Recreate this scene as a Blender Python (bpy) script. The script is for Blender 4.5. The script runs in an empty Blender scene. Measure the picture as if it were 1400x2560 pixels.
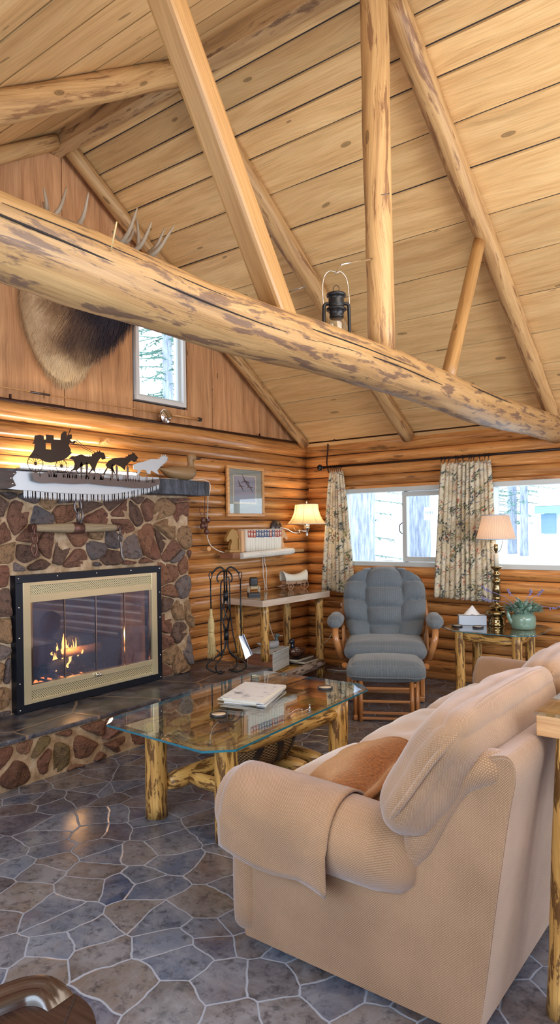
import bpy, math, random
from math import sin, cos, pi, radians, sqrt, atan2, hypot
from mathutils import Vector, Matrix, noise

# ------------------------------------------------------------------ camera, world, lights, exposure
S = bpy.context.scene
COL = S.collection
cam_d = bpy.data.cameras.new('camera'); cam = bpy.data.objects.new('camera', cam_d); COL.objects.link(cam)
S.camera = cam
cam_d.sensor_fit = 'HORIZONTAL'; cam_d.sensor_width = 36; cam_d.lens = 36 * 1717 / 1400
cam_d.shift_y = 39 / 1400; cam_d.clip_start = 0.02; cam_d.clip_end = 300
YAW = radians(37.34)
cam.matrix_world = (Matrix.Translation((4.396, -6.256, 1.5)) @ Matrix.Rotation(YAW, 4, 'Z')
                    @ Matrix.Rotation(pi / 2, 4, 'X') @ Matrix.Rotation(-0.0146, 4, 'Z'))
S.view_settings.view_transform = 'Standard'; S.view_settings.look = 'None'
S.view_settings.gamma = 1; S.view_settings.use_curve_mapping = False
S.view_settings.exposure = 0.0
S.cycles.max_bounces = 10; S.cycles.diffuse_bounces = 5; S.cycles.glossy_bounces = 4
S.cycles.transparent_max_bounces = 16; S.cycles.transmission_bounces = 6
S.cycles.caustics_reflective = False; S.cycles.caustics_refractive = False
S.cycles.sample_clamp_indirect = 6
W = bpy.data.worlds.new('sky'); S.world = W; W.use_nodes = True
bg = W.node_tree.nodes['Background']; bg.inputs[0].default_value = (0.80, 0.90, 1.0, 1); bg.inputs[1].default_value = 3.4

def area(name, loc, target, sx, sy, power, color):
    d = bpy.data.lights.new(name, 'AREA'); d.shape = 'RECTANGLE'; d.size = sx; d.size_y = sy
    d.energy = power; d.color = color
    o = bpy.data.objects.new(name, d); COL.objects.link(o); o.location = loc
    o.rotation_euler = (Vector(target) - Vector(loc)).to_track_quat('-Z', 'Y').to_euler()
    return o
# added fill light at openings made in the unseen rear and side walls
area('fill_side', (6.92, -3.2, 1.75), (0, -3.0, 1.6), 4.6, 1.7, 116, (0.66, 0.81, 1.0))
area('fill_rear', (3.0, -6.55, 1.55), (2.6, 0, 1.7), 3.0, 1.1, 60, (0.66, 0.81, 1.0))
# added fill without fixtures: one aimed down, one up at the ceiling
area('fill_down', (4.3, -4.2, 3.1), (2.6, -2.9, 0.6), 1.6, 1.6, 44, (1.0, 0.88, 0.74))
area('fill_up', (5.6, -3.2, 1.9), (2.5, -2.2, 4.2), 1.6, 1.6, 34, (1.0, 0.93, 0.84))

def point(name, loc, power, color, r=0.03):
    d = bpy.data.lights.new(name, 'POINT'); d.energy = power; d.color = color; d.shadow_soft_size = r
    o = bpy.data.objects.new(name, d); COL.objects.link(o); o.location = loc; return o

# ------------------------------------------------------------------ node helpers
class N:
    def __init__(s, name):
        s.m = bpy.data.materials.new(name); s.m.use_nodes = True
        s.t = s.m.node_tree; s.n = s.t.nodes; s.l = s.t.links
        s.b = s.n['Principled BSDF']; s.out = s.n['Material Output']
    def new(s, ty): return s.n.new(ty)
    def set(s, sock, v):
        if isinstance(v, bpy.types.NodeSocket): s.l.new(v, sock)
        elif isinstance(v, (tuple, list)) and len(v) == 3 and sock.type == 'RGBA': sock.default_value = (*v, 1)
        else: sock.default_value = v
    def coord(s, which='UV'): return s.new('ShaderNodeTexCoord').outputs[which]
    def isl(s): return s.new('ShaderNodeNewGeometry').outputs['Random Per Island']
    def mp(s, v, sc=(1, 1, 1), loc=(0, 0, 0), rot=(0, 0, 0)):
        n = s.new('ShaderNodeMapping'); s.set(n.inputs[0], v)
        n.inputs['Scale'].default_value = sc; n.inputs['Location'].default_value = loc; n.inputs['Rotation'].default_value = rot
        return n.outputs[0]
    def noise(s, v, sc=5, d=4, r=.55, dist=0):
        n = s.new('ShaderNodeTexNoise'); s.set(n.inputs['Vector'], v); n.inputs['Scale'].default_value = sc
        n.inputs['Detail'].default_value = d; n.inputs['Roughness'].default_value = r; n.inputs['Distortion'].default_value = dist
        return n.outputs[0]
    def ncol(s, v, sc=5, d=2):
        n = s.new('ShaderNodeTexNoise'); s.set(n.inputs['Vector'], v); n.inputs['Scale'].default_value = sc
        n.inputs['Detail'].default_value = d; return n.outputs[1]
    def vor(s, v, sc=5, feat='F1', rnd=1, out='Distance', dims='3D'):
        n = s.new('ShaderNodeTexVoronoi'); n.voronoi_dimensions = dims; n.feature = feat; s.set(n.inputs['Vector'], v)
        n.inputs['Scale'].default_value = sc; n.inputs['Randomness'].default_value = rnd
        return n.outputs[out]
    def ramp(s, f, stops, interp='LINEAR'):
        n = s.new('ShaderNodeValToRGB'); s.set(n.inputs[0], f); e = n.color_ramp.elements; n.color_ramp.interpolation = interp
        while len(e) < len(stops): e.new(0.5)
        for i, (p, c) in enumerate(stops):
            e[i].position = p; e[i].color = (*c, 1) if isinstance(c, (tuple, list)) else (c, c, c, 1)
        return n.outputs[0]
    def mix(s, f, a, b, mode='MIX'):
        n = s.new('ShaderNodeMix'); n.data_type = 'RGBA'; n.blend_type = mode
        s.set(n.inputs[0], f); s.set(n.inputs[6], a); s.set(n.inputs[7], b); return n.outputs[2]
    def math(s, op, a, b=0.0, c=None):
        n = s.new('ShaderNodeMath'); n.operation = op; s.set(n.inputs[0], a); s.set(n.inputs[1], b)
        if c is not None: s.set(n.inputs[2], c)
        return n.outputs[0]
    def vadd(s, a, b):
        n = s.new('ShaderNodeVectorMath'); n.operation = 'ADD'; s.set(n.inputs[0], a); s.set(n.inputs[1], b); return n.outputs[0]
    def vmul(s, a, k):
        n = s.new('ShaderNodeVectorMath'); n.operation = 'SCALE'; s.set(n.inputs[0], a); n.inputs['Scale'].default_value = k; return n.outputs[0]
    def bump(s, h, st=.3, d=.01):
        n = s.new('ShaderNodeBump'); s.set(n.inputs['Height'], h); n.inputs['Strength'].default_value = st; n.inputs['Distance'].default_value = d
        s.l.new(n.outputs[0], s.b.inputs['Normal'])
    def bc(s, c, rough=.5, metal=0, coat=0, spec=.5):
        s.set(s.b.inputs['Base Color'], c); s.set(s.b.inputs['Roughness'], rough); s.b.inputs['Metallic'].default_value = metal
        s.b.inputs['Coat Weight'].default_value = coat; s.b.inputs['Coat Roughness'].default_value = .2
        s.b.inputs['Specular IOR Level'].default_value = spec
        return s.m

def L(r, g, b):   # sRGB bytes to linear
    f = lambda c: (c / 255 / 12.92) if c <= 10.3 else ((c / 255 + .055) / 1.055) ** 2.4
    return (f(r), f(g), f(b))

def plain(name, c, rough=.5, metal=0, coat=0, var=.12):
    n = N(name); k = n.noise(n.coord('Object'), 6, 3)
    col = n.mix(n.math('MULTIPLY', k, var * 2), c, tuple(x * .6 for x in c))
    return n.bc(col, rough, metal, coat)

def wood(name, dark, mid, light, rough=.4, coat=0, patch=None, pth=(.56, .6), knots=True, streak=(1.2, 22), patchsc=(2.2, 11), bump=.25, dstreak=.0, tone=.35, isl=True):
    n = N(name); uv = n.coord('UV')
    if isl:
        r = n.isl(); rv = n.new('ShaderNodeCombineXYZ')
        n.l.new(n.math('MULTIPLY', r, 37.3), rv.inputs[0]); n.l.new(n.math('MULTIPLY', r, 91.7), rv.inputs[1])
        uv = n.vadd(uv, rv.outputs[0])
    else: r = .5
    wob = n.vmul(n.ncol(n.mp(uv, (.8, 3, 1)), 1.5, 1), .12)
    uvw = n.vadd(uv, wob)
    g = n.noise(n.mp(uvw, (streak[0], streak[1], 1)), 1.6, 8, .62)
    col = n.ramp(g, [(.28, dark), (.46, mid), (.62, light), (.8, tuple(min(1, x * 1.12) for x in light))])
    fine = n.noise(n.mp(uvw, (streak[0] * 3, streak[1] * 7, 1)), 2, 3)
    col = n.mix(.35, col, n.ramp(fine, [(.3, tuple(x * .55 for x in mid)), (.6, light)]), 'MIX')
    if dstreak:
        ds = n.noise(n.mp(uvw, (1.0, 14, 1), (3, 7, 0)), 1.5, 5, .7)
        col = n.mix(n.ramp(ds, [(.57, 0.0), (.66, dstreak)]), col, tuple(x * .28 for x in mid))
    if patch:
        pn = n.noise(n.mp(uvw, (patchsc[0], patchsc[1], 1), (11, 5, 0)), 1.4, 6, .66, .3)
        pm = n.ramp(pn, [(pth[0], 0.0), (pth[1], 1.0)])
        pc = n.mix(n.noise(n.mp(uvw, (6, 30, 1)), 3, 4), patch, tuple(x * .35 for x in patch))
        col = n.mix(n.math('MULTIPLY', pm, .85), col, pc)
    if knots:
        kd0 = n.vor(n.mp(uvw, (1.5, 4.4, 1)), 1.0, 'F1', 1, 'Distance', '2D')
        kcell = n.new('ShaderNodeSeparateColor'); n.l.new(n.vor(n.mp(uvw, (1.5, 4.4, 1)), 1.0, 'F1', 1, 'Color', '2D'), kcell.inputs[0])
        kd = n.math('ADD', n.math('MULTIPLY', kd0, n.math('MULTIPLY_ADD', kcell.outputs[1], 1.6, .7)), n.math('MULTIPLY', n.math('GREATER_THAN', kcell.outputs[0], .36), .5))
        kc = n.ramp(kd, [(.0, tuple(x * .22 for x in mid)), (.045, tuple(x * .45 for x in mid)), (.06, tuple(x * .2 for x in mid)), (.075, mid)])
        km = n.ramp(kd, [(.07, .8), (.13, 0.0)])
        col = n.mix(km, col, kc)
    if isl:
        tn = n.math('ADD', n.math('MULTIPLY', r, tone), 1 - tone * .55)
        cc = n.new('ShaderNodeCombineColor')
        for i in range(3): n.l.new(tn, cc.inputs[i])
        col = n.mix(1.0, col, cc.outputs[0], 'MULTIPLY')
    n.bc(col, n.math('ADD', n.math('MULTIPLY', fine, .25), rough - .1), 0, coat)
    if bump: n.bump(n.math('ADD', g, n.math('MULTIPLY', fine, .5)), bump, .006)
    return n.m

def alpha_glass(name, tint, f0=.05, rough=.0, trans=1.0, haze=None):
    n = N(name); n.n.remove(n.b)
    tr = n.new('ShaderNodeBsdfTransparent'); tr.inputs[0].default_value = (*tint, 1)
    gl = n.new('ShaderNodeBsdfGlossy'); gl.inputs['Roughness'].default_value = rough; gl.inputs[0].default_value = (1, 1, 1, 1)
    lw = n.new('ShaderNodeLayerWeight'); lw.inputs[0].default_value = .5
    p = n.math('POWER', lw.outputs['Facing'], 4.0)
    fac = n.math('ADD', n.math('MULTIPLY', p, .9 - f0), f0)
    mx = n.new('ShaderNodeMixShader'); n.l.new(fac, mx.inputs[0]); n.l.new(tr.outputs[0], mx.inputs[1]); n.l.new(gl.outputs[0], mx.inputs[2])
    last = mx
    if haze:
        df = n.new('ShaderNodeBsdfDiffuse'); df.inputs[0].default_value = (*haze[0], 1)
        hn = n.noise(n.mp(n.coord('Object'), (3, 3, 1.2)), 3, 5, .6)
        m2 = n.new('ShaderNodeMixShader'); n.l.new(n.ramp(hn, [(.35, haze[1] * .4), (.75, haze[1])]), m2.inputs[0])
        n.l.new(mx.outputs[0], m2.inputs[1]); n.l.new(df.outputs[0], m2.inputs[2]); last = m2
    n.l.new(last.outputs[0], n.out.inputs[0]); return n.m

def emit(name, c, st):
    n = N(name); n.bc(c, .6); n.b.inputs['Emission Color'].default_value = (*c, 1); n.b.inputs['Emission Strength'].default_value = st; return n.m

# ------------------------------------------------------------------ materials
M = {}
M['log_wall'] = wood('varnished_log', L(104, 56, 24), L(188, 122, 62), L(222, 160, 94), .30, .9, knots=True, streak=(.9, 16), dstreak=.9, bump=.22, tone=.5)
M['seam_shade'] = plain('log_seam_shade', L(44, 26, 16), .9)  # dark strips laid in the log seams to deepen their shade
M['log_end'] = M['log_wall']
M['ceiling'] = wood('ceiling_pine', L(196, 148, 94), L(222, 180, 122), L(234, 198, 142), .6, 0, knots=True, streak=(.7, 10), bump=.25, tone=.34, dstreak=.22)
M['gable'] = wood('gable_cedar', L(136, 88, 56), L(190, 138, 94), L(214, 164, 118), .55, 0, knots=True, streak=(.6, 8), dstreak=.3, bump=.12, tone=.3)
M['beam'] = wood('peeled_beam', L(112, 78, 48), L(172, 132, 84), L(194, 156, 106), .5, .1, patch=L(124, 94, 80), pth=(.52, .58), streak=(.8, 14), patchsc=(3.2, 15), bump=.4, knots=False)
M['beam_grey'] = wood('weathered_beam', L(142, 108, 74), L(190, 150, 100), L(210, 176, 130), .6, 0, patch=L(132, 98, 76), pth=(.55, .62), streak=(.8, 14), bump=.4)
M['rafter'] = wood('rafter_log', L(120, 82, 50), L(184, 142, 92), L(206, 168, 116), .5, 0, patch=L(150, 104, 70), pth=(.54, .60), streak=(.8, 15), patchsc=(1.6, 12), bump=.35)
M['timber'] = wood('golden_timber', L(116, 78, 42), L(170, 126, 74), L(190, 148, 94), .45, .1, streak=(.5, 7), bump=.15)
M['leg_log'] = wood('barky_log', L(138, 84, 30), L(206, 154, 80), L(228, 184, 110), .38, .2, patch=L(98, 56, 24), pth=(.51, .56), streak=(1.2, 22), patchsc=(5, 22), bump=.45, knots=False)
M['grey_log'] = wood('grey_log', L(110, 90, 80), L(176, 156, 140), L(205, 190, 176), .5, 0, patch=L(100, 66, 46), pth=(.5, .56), patchsc=(5, 20), knots=False)
M['slab'] = wood('table_plank', L(176, 140, 110), L(214, 190, 168), L(228, 210, 192), .35, .2, knots=False, streak=(1, 10), bump=.08)
M['slab_edge'] = wood('table_edge', L(150, 98, 58), L(202, 150, 98), L(220, 172, 118), .45, 0, knots=False, streak=(1, 18), bump=.1)
M['oak'] = wood('honey_oak', L(126, 76, 38), L(172, 112, 62), L(196, 138, 84), .28, .5, knots=False, streak=(1, 18), bump=.05)
M['dark_wood'] = wood('dark_walnut', L(16, 8, 7), L(38, 22, 18), L(58, 38, 32), .25, .8, knots=False, streak=(1, 16), bump=.08)
M['mantel'] = wood('charred_mantel', L(20, 22, 28), L(46, 50, 60), L(92, 98, 112), .5, 0, knots=False, streak=(9, 2.2), bump=.8, patch=L(28, 30, 36), patchsc=(9, 2))
M['weathered'] = wood('weathered_grey_wood', L(80, 66, 50), L(140, 122, 96), L(172, 152, 122), .7, 0, knots=False, streak=(1, 30), bump=.5)
M['frame_wood'] = wood('picture_frame_oak', L(160, 104, 56), L(206, 150, 90), L(222, 170, 112), .4, .2, knots=False, bump=.05)
M['crate'] = wood('painted_crate', L(140, 134, 124), L(196, 196, 190), L(216, 218, 214), .6, 0, knots=False, patch=L(120, 92, 70), pth=(.6, .68), bump=.15)
M['crate_brown'] = wood('crate_board', L(96, 56, 38), L(142, 92, 66), L(166, 112, 82), .6, 0, knots=False)
M['bright_log'] = wood('pale_log', L(176, 160, 140), L(222, 214, 200), L(236, 230, 220), .55, 0, knots=False, patch=L(150, 150, 150), pth=(.6, .68), patchsc=(6, 24), bump=.4)

M['black'] = plain('black_iron', (.012, .013, .016), .35, .3)
M['blacksteel'] = plain('black_steel', (.012, .016, .026), .32, .4)
M['pipe'] = plain('brown_pipe', L(62, 38, 34), .35, .5)
M['bronze'] = plain('bronze_rod', L(58, 48, 48), .3, .7)
M['brass'] = plain('polished_brass', L(232, 222, 184), .2, .6)
M['brass_lamp'] = plain('antique_brass', L(150, 132, 96), .16, 1.0)
M['bone'] = plain('antler_tip', L(206, 192, 170), .4)
M['chrome'] = plain('chrome', (.72, .73, .75), .12, 1)
M['steel'] = plain('galvanised_steel', L(190, 196, 208), .35, .9)
M['rust'] = plain('rusty_iron', L(112, 78, 68), .5, .6)
M['iron_grey'] = plain('grey_iron', L(120, 112, 110), .4, .8)
M['white'] = plain('white_paint', (.78, .79, .8), .45)
M['win_frame'] = plain('window_vinyl', (.62, .66, .66), .4)
M['cord'] = plain('cream_cord', L(226, 218, 206), .5)
M['paper'] = plain('page_paper', L(226, 218, 196), .7)
M['spine'] = plain('book_spine_white', L(236, 230, 214), .5)
M['red'] = plain('red_label', L(170, 58, 46), .5)
M['blue'] = plain('blue_label', L(60, 76, 120), .5)
M['tissue'] = plain('tissue_paper', (.86, .86, .87), .8)
M['boxpaper'] = plain('tissue_box_card', L(196, 208, 224), .6)
M['enamel'] = plain('sage_enamel', L(126, 156, 138), .22, 0, .6, .05)
M['leather'] = plain('dark_leather', L(58, 52, 54), .35, 0, .3)
M['cork'] = plain('coaster_cream', L(214, 196, 172), .6)
M['rubber'] = plain('coaster_black', L(34, 36, 44), .4)
M['bottlegreen'] = plain('bottle_green', L(40, 96, 66), .3)
M['straw'] = wood('straw_broom', L(150, 118, 66), L(206, 178, 118), L(226, 202, 150), .7, 0, knots=False, streak=(1, 60), bump=.6)
M['mat'] = plain('picture_mat', L(166, 174, 166), .8)
M['print'] = plain('print_sky', L(160, 166, 184), .8)
M['duckfly'] = plain('print_bird', L(66, 66, 78), .8)
M['horse'] = plain('bookend_brown', L(172, 132, 70), .35, 0, .3)
M['bookend_pale'] = plain('bookend_pale', L(220, 170, 120), .45)
M['wagon'] = plain('wagon_wood', L(186, 150, 122), .6)
M['canvas'] = plain('wagon_canvas', L(232, 226, 208), .7)
M['antler'] = plain('antler', L(188, 170, 146), .45)
M['duckgrey'] = plain('decoy_grey', L(172, 174, 178), .5)
M['duckgreen'] = plain('decoy_head_grey', L(92, 108, 108), .4)
M['loon'] = plain('decoy_gloss_black', L(24, 32, 46), .12, 0, .8)
M['loonbody'] = plain('decoy_brown', L(92, 58, 42), .2, 0, .6)
M['duckbrown'] = plain('decoy_tan', L(150, 120, 84), .5)
M['soot'] = plain('sooty_brick', L(58, 50, 50), .9)
M['ember'] = emit('ember', (1.0, .22, .05), 5)
M['flame'] = emit('flame', (1.0, .40, .10), 7)
M['burnt'] = plain('charred_log', L(36, 28, 26), .8)
M['halfburnt'] = wood('burning_log', L(96, 60, 34), L(170, 124, 76), L(190, 146, 96), .7, 0, knots=False)
M['leaf'] = plain('sage_leaf', L(130, 166, 146), .5, 0, 0, .3)
M['leafpale'] = plain('pale_leaf', L(178, 200, 184), .5, 0, 0, .2)
M['lavender'] = plain('lavender_bloom', L(134, 130, 180), .7)
M['pinkbud'] = plain('pink_bud', L(205, 110, 100), .6)
M['mortar'] = None
M['glass_clear'] = alpha_glass('lantern_glass', (.92, .95, .95), .10)
M['window_glass'] = alpha_glass('window_glass', (.97, .99, .99), .04)
M['table_glass'] = alpha_glass('table_glass', (.88, .95, .96), .17)
M['glass_edge'] = plain('table_glass_edge', L(44, 118, 140), .12, 0, .5, .3)
M['door_glass'] = alpha_glass('fireplace_glass', (.62, .66, .72), .10, .02, haze=(L(128, 150, 190), .17))
M['frame_glass'] = alpha_glass('picture_glass', (.97, .97, .97), .07)

def mk_mortar():
    n = N('mortar'); c = n.coord('Object'); k = n.noise(c, 14, 6, .6)
    col = n.ramp(k, [(.3, L(136, 108, 80)), (.55, L(180, 152, 120)), (.75, L(200, 180, 156))])
    n.bc(col, .9); n.bump(n.noise(c, 60, 6), .6, .01); return n.m
M['mortar'] = mk_mortar()
def mk_rock(name, tones):
    n = N(name); r = n.isl(); c = n.coord('Object')
    rv = n.new('ShaderNodeCombineXYZ'); n.l.new(n.math('MULTIPLY', r, 50), rv.inputs[0]); c2 = n.vadd(c, rv.outputs[0])
    base = n.ramp(r, tones, 'CONSTANT')
    k = n.noise(c2, 9, 8, .65, .4)
    col = n.mix(n.ramp(k, [(.38, 0.0), (.62, .75)]), base, n.mix(.5, base, L(150, 112, 92), 'MIX'))
    col = n.mix(n.ramp(n.noise(c2, 28, 6, .7), [(.34, .7), (.48, 0.0)]), col, tuple([.03, .022, .02]))
    n.bc(col, .8, 0, 0, .3); n.bump(n.math('ADD', n.noise(c2, 22, 8, .72), n.noise(c2, 90, 3)), 1.0, .03); return n.m
M['rock'] = mk_rock('lava_rock', [(0, L(152, 108, 88)), (.16, L(132, 106, 92)), (.3, L(116, 110, 112)), (.42, L(168, 118, 90)), (.54, L(116, 90, 78)), (.66, L(142, 130, 126)), (.78, L(158, 108, 88)), (.9, L(188, 150, 110))])
M['rock2'] = mk_rock('hearth_rock', [(0, L(150, 104, 80)), (.2, L(168, 122, 92)), (.4, L(140, 92, 72)), (.55, L(158, 112, 96)), (.7, L(136, 116, 76)), (.85, L(122, 84, 66))])

def mk_flag(name, sc, w, tones, grout, rough, wob=.14, coat=.0):
    n = N(name); c = n.coord('Object')
    c2 = n.vadd(c, n.vmul(n.ncol(c, 2.3, 2), wob)); c2 = n.vadd(c2, n.vmul(n.ncol(c, 14, 2), .018))
    c2 = n.mp(c2, (1, 1, 0), (0, 0, 0), (0, 0, .5))
    e = n.vor(c2, sc, 'DISTANCE_TO_EDGE', 1, 'Distance', '2D')
    cc = n.vor(c2, sc, 'F1', 1, 'Color', '2D')
    sp = n.new('ShaderNodeSeparateColor'); n.l.new(cc, sp.inputs[0])
    col = n.ramp(sp.outputs[0], tones)
    m1 = n.noise(c, 5, 9, .68, .5); m2 = n.noise(c, 26, 6, .7, .3)
    col = n.mix(n.ramp(m1, [(.42, 0.0), (.62, .6)]), col, L(138, 138, 146))
    col = n.mix(n.ramp(n.noise(c, 3.3, 5, .6), [(.5, 0.0), (.7, .55)]), col, L(112, 90, 74))
    col = n.mix(n.ramp(m2, [(.34, .65), (.5, 0.0)]), col, L(34, 34, 42))
    gm = n.ramp(e, [(w * .75, 1.0), (w * 1.25, 0.0)])
    col = n.mix(gm, col, grout)
    n.bc(col, n.math('ADD', n.math('MULTIPLY', m2, .16), rough), 0, coat)
    h = n.math('ADD', n.math('MULTIPLY', m2, .25), n.ramp(e, [(0, 0.0), (w * 2, 1.0)]))
    n.bump(h, .25, .006); return n.m
M['floor'] = mk_flag('flagstone_vinyl', 5.6, .019, [(0, L(58, 70, 100)), (.22, L(100, 88, 84)), (.42, L(76, 90, 116)), (.58, L(118, 106, 98)), (.75, L(66, 66, 78)), (1, L(104, 114, 134))], L(150, 156, 170), .12)  # part slate tone, part blue of reflected daylight put into the colours
M['slate'] = mk_flag('hearth_slate', 1.9, .016, [(0, L(46, 48, 58)), (.5, L(58, 58, 68)), (1, L(52, 50, 56))], L(140, 120, 104), .26, .05)

def mk_fabric():
    n = N('sofa_chenille'); uv = n.coord('UV')
    d = n.vor(n.mp(uv, (1, 1, 0), (0, 0, 0), (0, 0, pi / 4)), 190, 'F1', 0, 'Distance', '2D')
    dot = n.ramp(d, [(.20, 1.0), (.34, 0.0)])
    k = n.noise(n.coord('Object'), 5, 4)
    base = n.ramp(k, [(.35, L(136, 103, 74)), (.65, L(154, 118, 87))])
    col = n.mix(n.math('MULTIPLY', dot, .5), base, L(200, 178, 150))
    n.bc(col, .85, 0, 0, .15); n.b.inputs['Sheen Weight'].default_value = .5; n.b.inputs['Sheen Tint'].default_value = (.9, .88, .95, 1)
    n.bump(n.math('ADD', dot, n.math('MULTIPLY', n.noise(uv, 260, 2), .4)), .5, .003); return n.m
M['sofa'] = mk_fabric()
def mk_plain_sofa():
    n = N('sofa_seat_weave'); uv = n.coord('UV')
    d = n.noise(uv, 240, 3)
    col = n.ramp(n.noise(n.coord('Object'), 4, 3), [(.35, L(180, 158, 144)), (.7, L(198, 180, 170))])
    n.bc(n.mix(n.math('MULTIPLY', d, .3), col, L(170, 130, 104)), .85, 0, 0, .15)
    n.b.inputs['Sheen Weight'].default_value = .7
    n.bump(d, .4, .002); return n.m
M['sofa_seat'] = mk_plain_sofa()
def mk_cord():
    n = N('blue_grey_corduroy'); uv = n.coord('UV')
    sp = n.new('ShaderNodeSeparateXYZ'); n.l.new(uv, sp.inputs[0])
    st = n.math('SINE', n.math('MULTIPLY', sp.outputs[0], 2 * pi * 130))
    st = n.math('MULTIPLY_ADD', st, .5, .5)
    sp2 = n.noise(uv, 200, 3, .7)
    col = n.mix(n.math('MULTIPLY', st, .55), L(76, 90, 102), L(144, 156, 162))
    col = n.mix(n.ramp(sp2, [(.5, 0.0), (.7, .55)]), col, L(176, 160, 144))
    n.bc(col, .85, 0, 0, .15); n.b.inputs['Sheen Weight'].default_value = .4
    n.bump(n.math('ADD', st, sp2), .5, .003); return n.m
M['glider'] = mk_cord()
def mk_chenille():
    n = N('rust_chenille'); uv = n.coord('UV')
    sp = n.new('ShaderNodeSeparateXYZ'); n.l.new(n.mp(uv, (1, 1, 1), (0, 0, 0), (0, 0, .6)), sp.inputs[0])
    st = n.math('MULTIPLY_ADD', n.math('SINE', n.math('MULTIPLY', sp.outputs[0], 2 * pi * 230)), .5, .5)
    k = n.noise(uv, 90, 5, .7)
    col = n.mix(n.math('MULTIPLY', st, .5), L(122, 66, 28), L(156, 90, 44))
    col = n.mix(n.ramp(k, [(.4, .5), (.55, 0.0)]), col, L(74, 34, 14))
    n.bc(col, .7, 0, 0, .2); n.b.inputs['Sheen Weight'].default_value = .6; n.b.inputs['Sheen Tint'].default_value = (1, .7, .4, 1)
    n.bump(n.math('ADD', st, k), .5, .003); return n.m
M['pillow'] = mk_chenille()
def mk_blanket():
    n = N('plaid_dark_throw'); uv = n.coord('UV'); k = n.noise(n.mp(uv, (30, 6, 1)), 3, 5, .7)
    n.bc(n.ramp(k, [(.35, L(50, 58, 72)), (.5, L(130, 140, 160)), (.65, L(198, 204, 214))]), .9); return n.m
M['throw'] = mk_blanket()
def mk_curtain():
    n = N('lakeside_print_curtain'); uv = n.coord('UV')
    cream = n.ramp(n.noise(uv, 6, 3), [(.35, L(222, 208, 176)), (.65, L(238, 230, 208))])
    w = n.vadd(uv, n.vmul(n.ncol(uv, 18, 2), .02))
    rip = n.noise(n.mp(w, (9, 55, 1)), 1.3, 3, .6)
    zone = n.noise(uv, 7.5, 2)
    c = n.mix(n.math('MULTIPLY', n.ramp(rip, [(.56, 0.0), (.6, 1.0)]), n.ramp(zone, [(.42, 0.0), (.5, .75)])), cream, L(104, 124, 138))
    z2 = n.noise(n.mp(uv, (1, 1, 1), (5, 3, 0)), 8, 2)
    tree = n.noise(n.mp(w, (26, 34, 1), (2, 9, 0)), 1.5, 6, .75)
    c = n.mix(n.math('MULTIPLY', n.ramp(tree, [(.48, 0.0), (.52, 1.0)]), n.ramp(z2, [(.52, 0.0), (.56, .95)])), c,
              n.ramp(n.noise(w, 14, 1), [(.4, L(44, 70, 58)), (.5, L(52, 66, 90)), (.6, L(110, 120, 64))]))
    z3 = n.noise(n.mp(uv, (1, 1, 1), (15, 8, 0)), 12, 2)
    rd = n.noise(n.mp(w, (30, 30, 1), (7, 1, 0)), 1.6, 3, .7)
    c = n.mix(n.math('MULTIPLY', n.ramp(rd, [(.52, 0.0), (.56, 1.0)]), n.ramp(z3, [(.56, 0.0), (.6, .9)])), c,
              n.ramp(n.noise(w, 9, 1), [(.42, L(196, 84, 66)), (.55, L(206, 140, 96)), (.62, L(196, 178, 96))]))
    ln = n.noise(n.mp(w, (50, 12, 1), (3, 3, 0)), 1.5, 3)
    c = n.mix(n.ramp(ln, [(.63, 0.0), (.66, .6)]), c, L(96, 92, 84))
    n.bc(c, .9, 0, 0, .1)
    tr = n.new('ShaderNodeBsdfTranslucent'); n.l.new(c, tr.inputs[0])
    mx = n.new('ShaderNodeMixShader'); mx.inputs[0].default_value = .22
    n.l.new(n.b.outputs[0], mx.inputs[1]); n.l.new(tr.outputs[0], mx.inputs[2]); n.l.new(mx.outputs[0], n.out.inputs[0]); return n.m
M['curtain'] = mk_curtain()
def mk_shade(name, c, pleat, st):
    n = N(name); uv = n.coord('UV')
    sp = n.new('ShaderNodeSeparateXYZ'); n.l.new(uv, sp.inputs[0])
    st_ = n.math('MULTIPLY_ADD', n.math('SINE', n.math('MULTIPLY', sp.outputs[0], 2 * pi * pleat)), .5, .5)
    col = n.mix(n.math('MULTIPLY', st_, .5 if pleat > 1 else 0.0), c, tuple(x * .6 for x in c))
    n.bc(col, .8, 0, 0, .1); n.bump(st_, .4 if pleat > 1 else 0.0, .003)
    tr = n.new('ShaderNodeBsdfTranslucent'); n.l.new(col, tr.inputs[0])
    mx = n.new('ShaderNodeMixShader'); mx.inputs[0].default_value = .5
    n.l.new(n.b.outputs[0], mx.inputs[1]); n.l.new(tr.outputs[0], mx.inputs[2])
    n.l.new(mx.outputs[0], n.out.inputs[0]); return n.m
M['shade_wall'] = mk_shade('parchment_shade', L(246, 224, 176), 0, 0)
M['shade_pleat'] = mk_shade('pleated_shade', L(226, 204, 188), 55, 0)
def mk_wicker():
    n = N('wicker'); uv = n.coord('UV'); sp = n.new('ShaderNodeSeparateXYZ'); n.l.new(uv, sp.inputs[0])
    a = n.math('SINE', n.math('MULTIPLY', sp.outputs[0], 2 * pi * 38)); b = n.math('SINE', n.math('MULTIPLY', sp.outputs[1], 2 * pi * 60))
    s_ = n.math('MULTIPLY_ADD', n.math('MULTIPLY', a, b), .5, .5)
    n.bc(n.ramp(s_, [(.2, L(62, 44, 30)), (.5, L(142, 112, 76)), (.9, L(190, 160, 116))]), .6); n.bump(s_, 1.0, .006); return n.m
M['wicker'] = mk_wicker()
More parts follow.
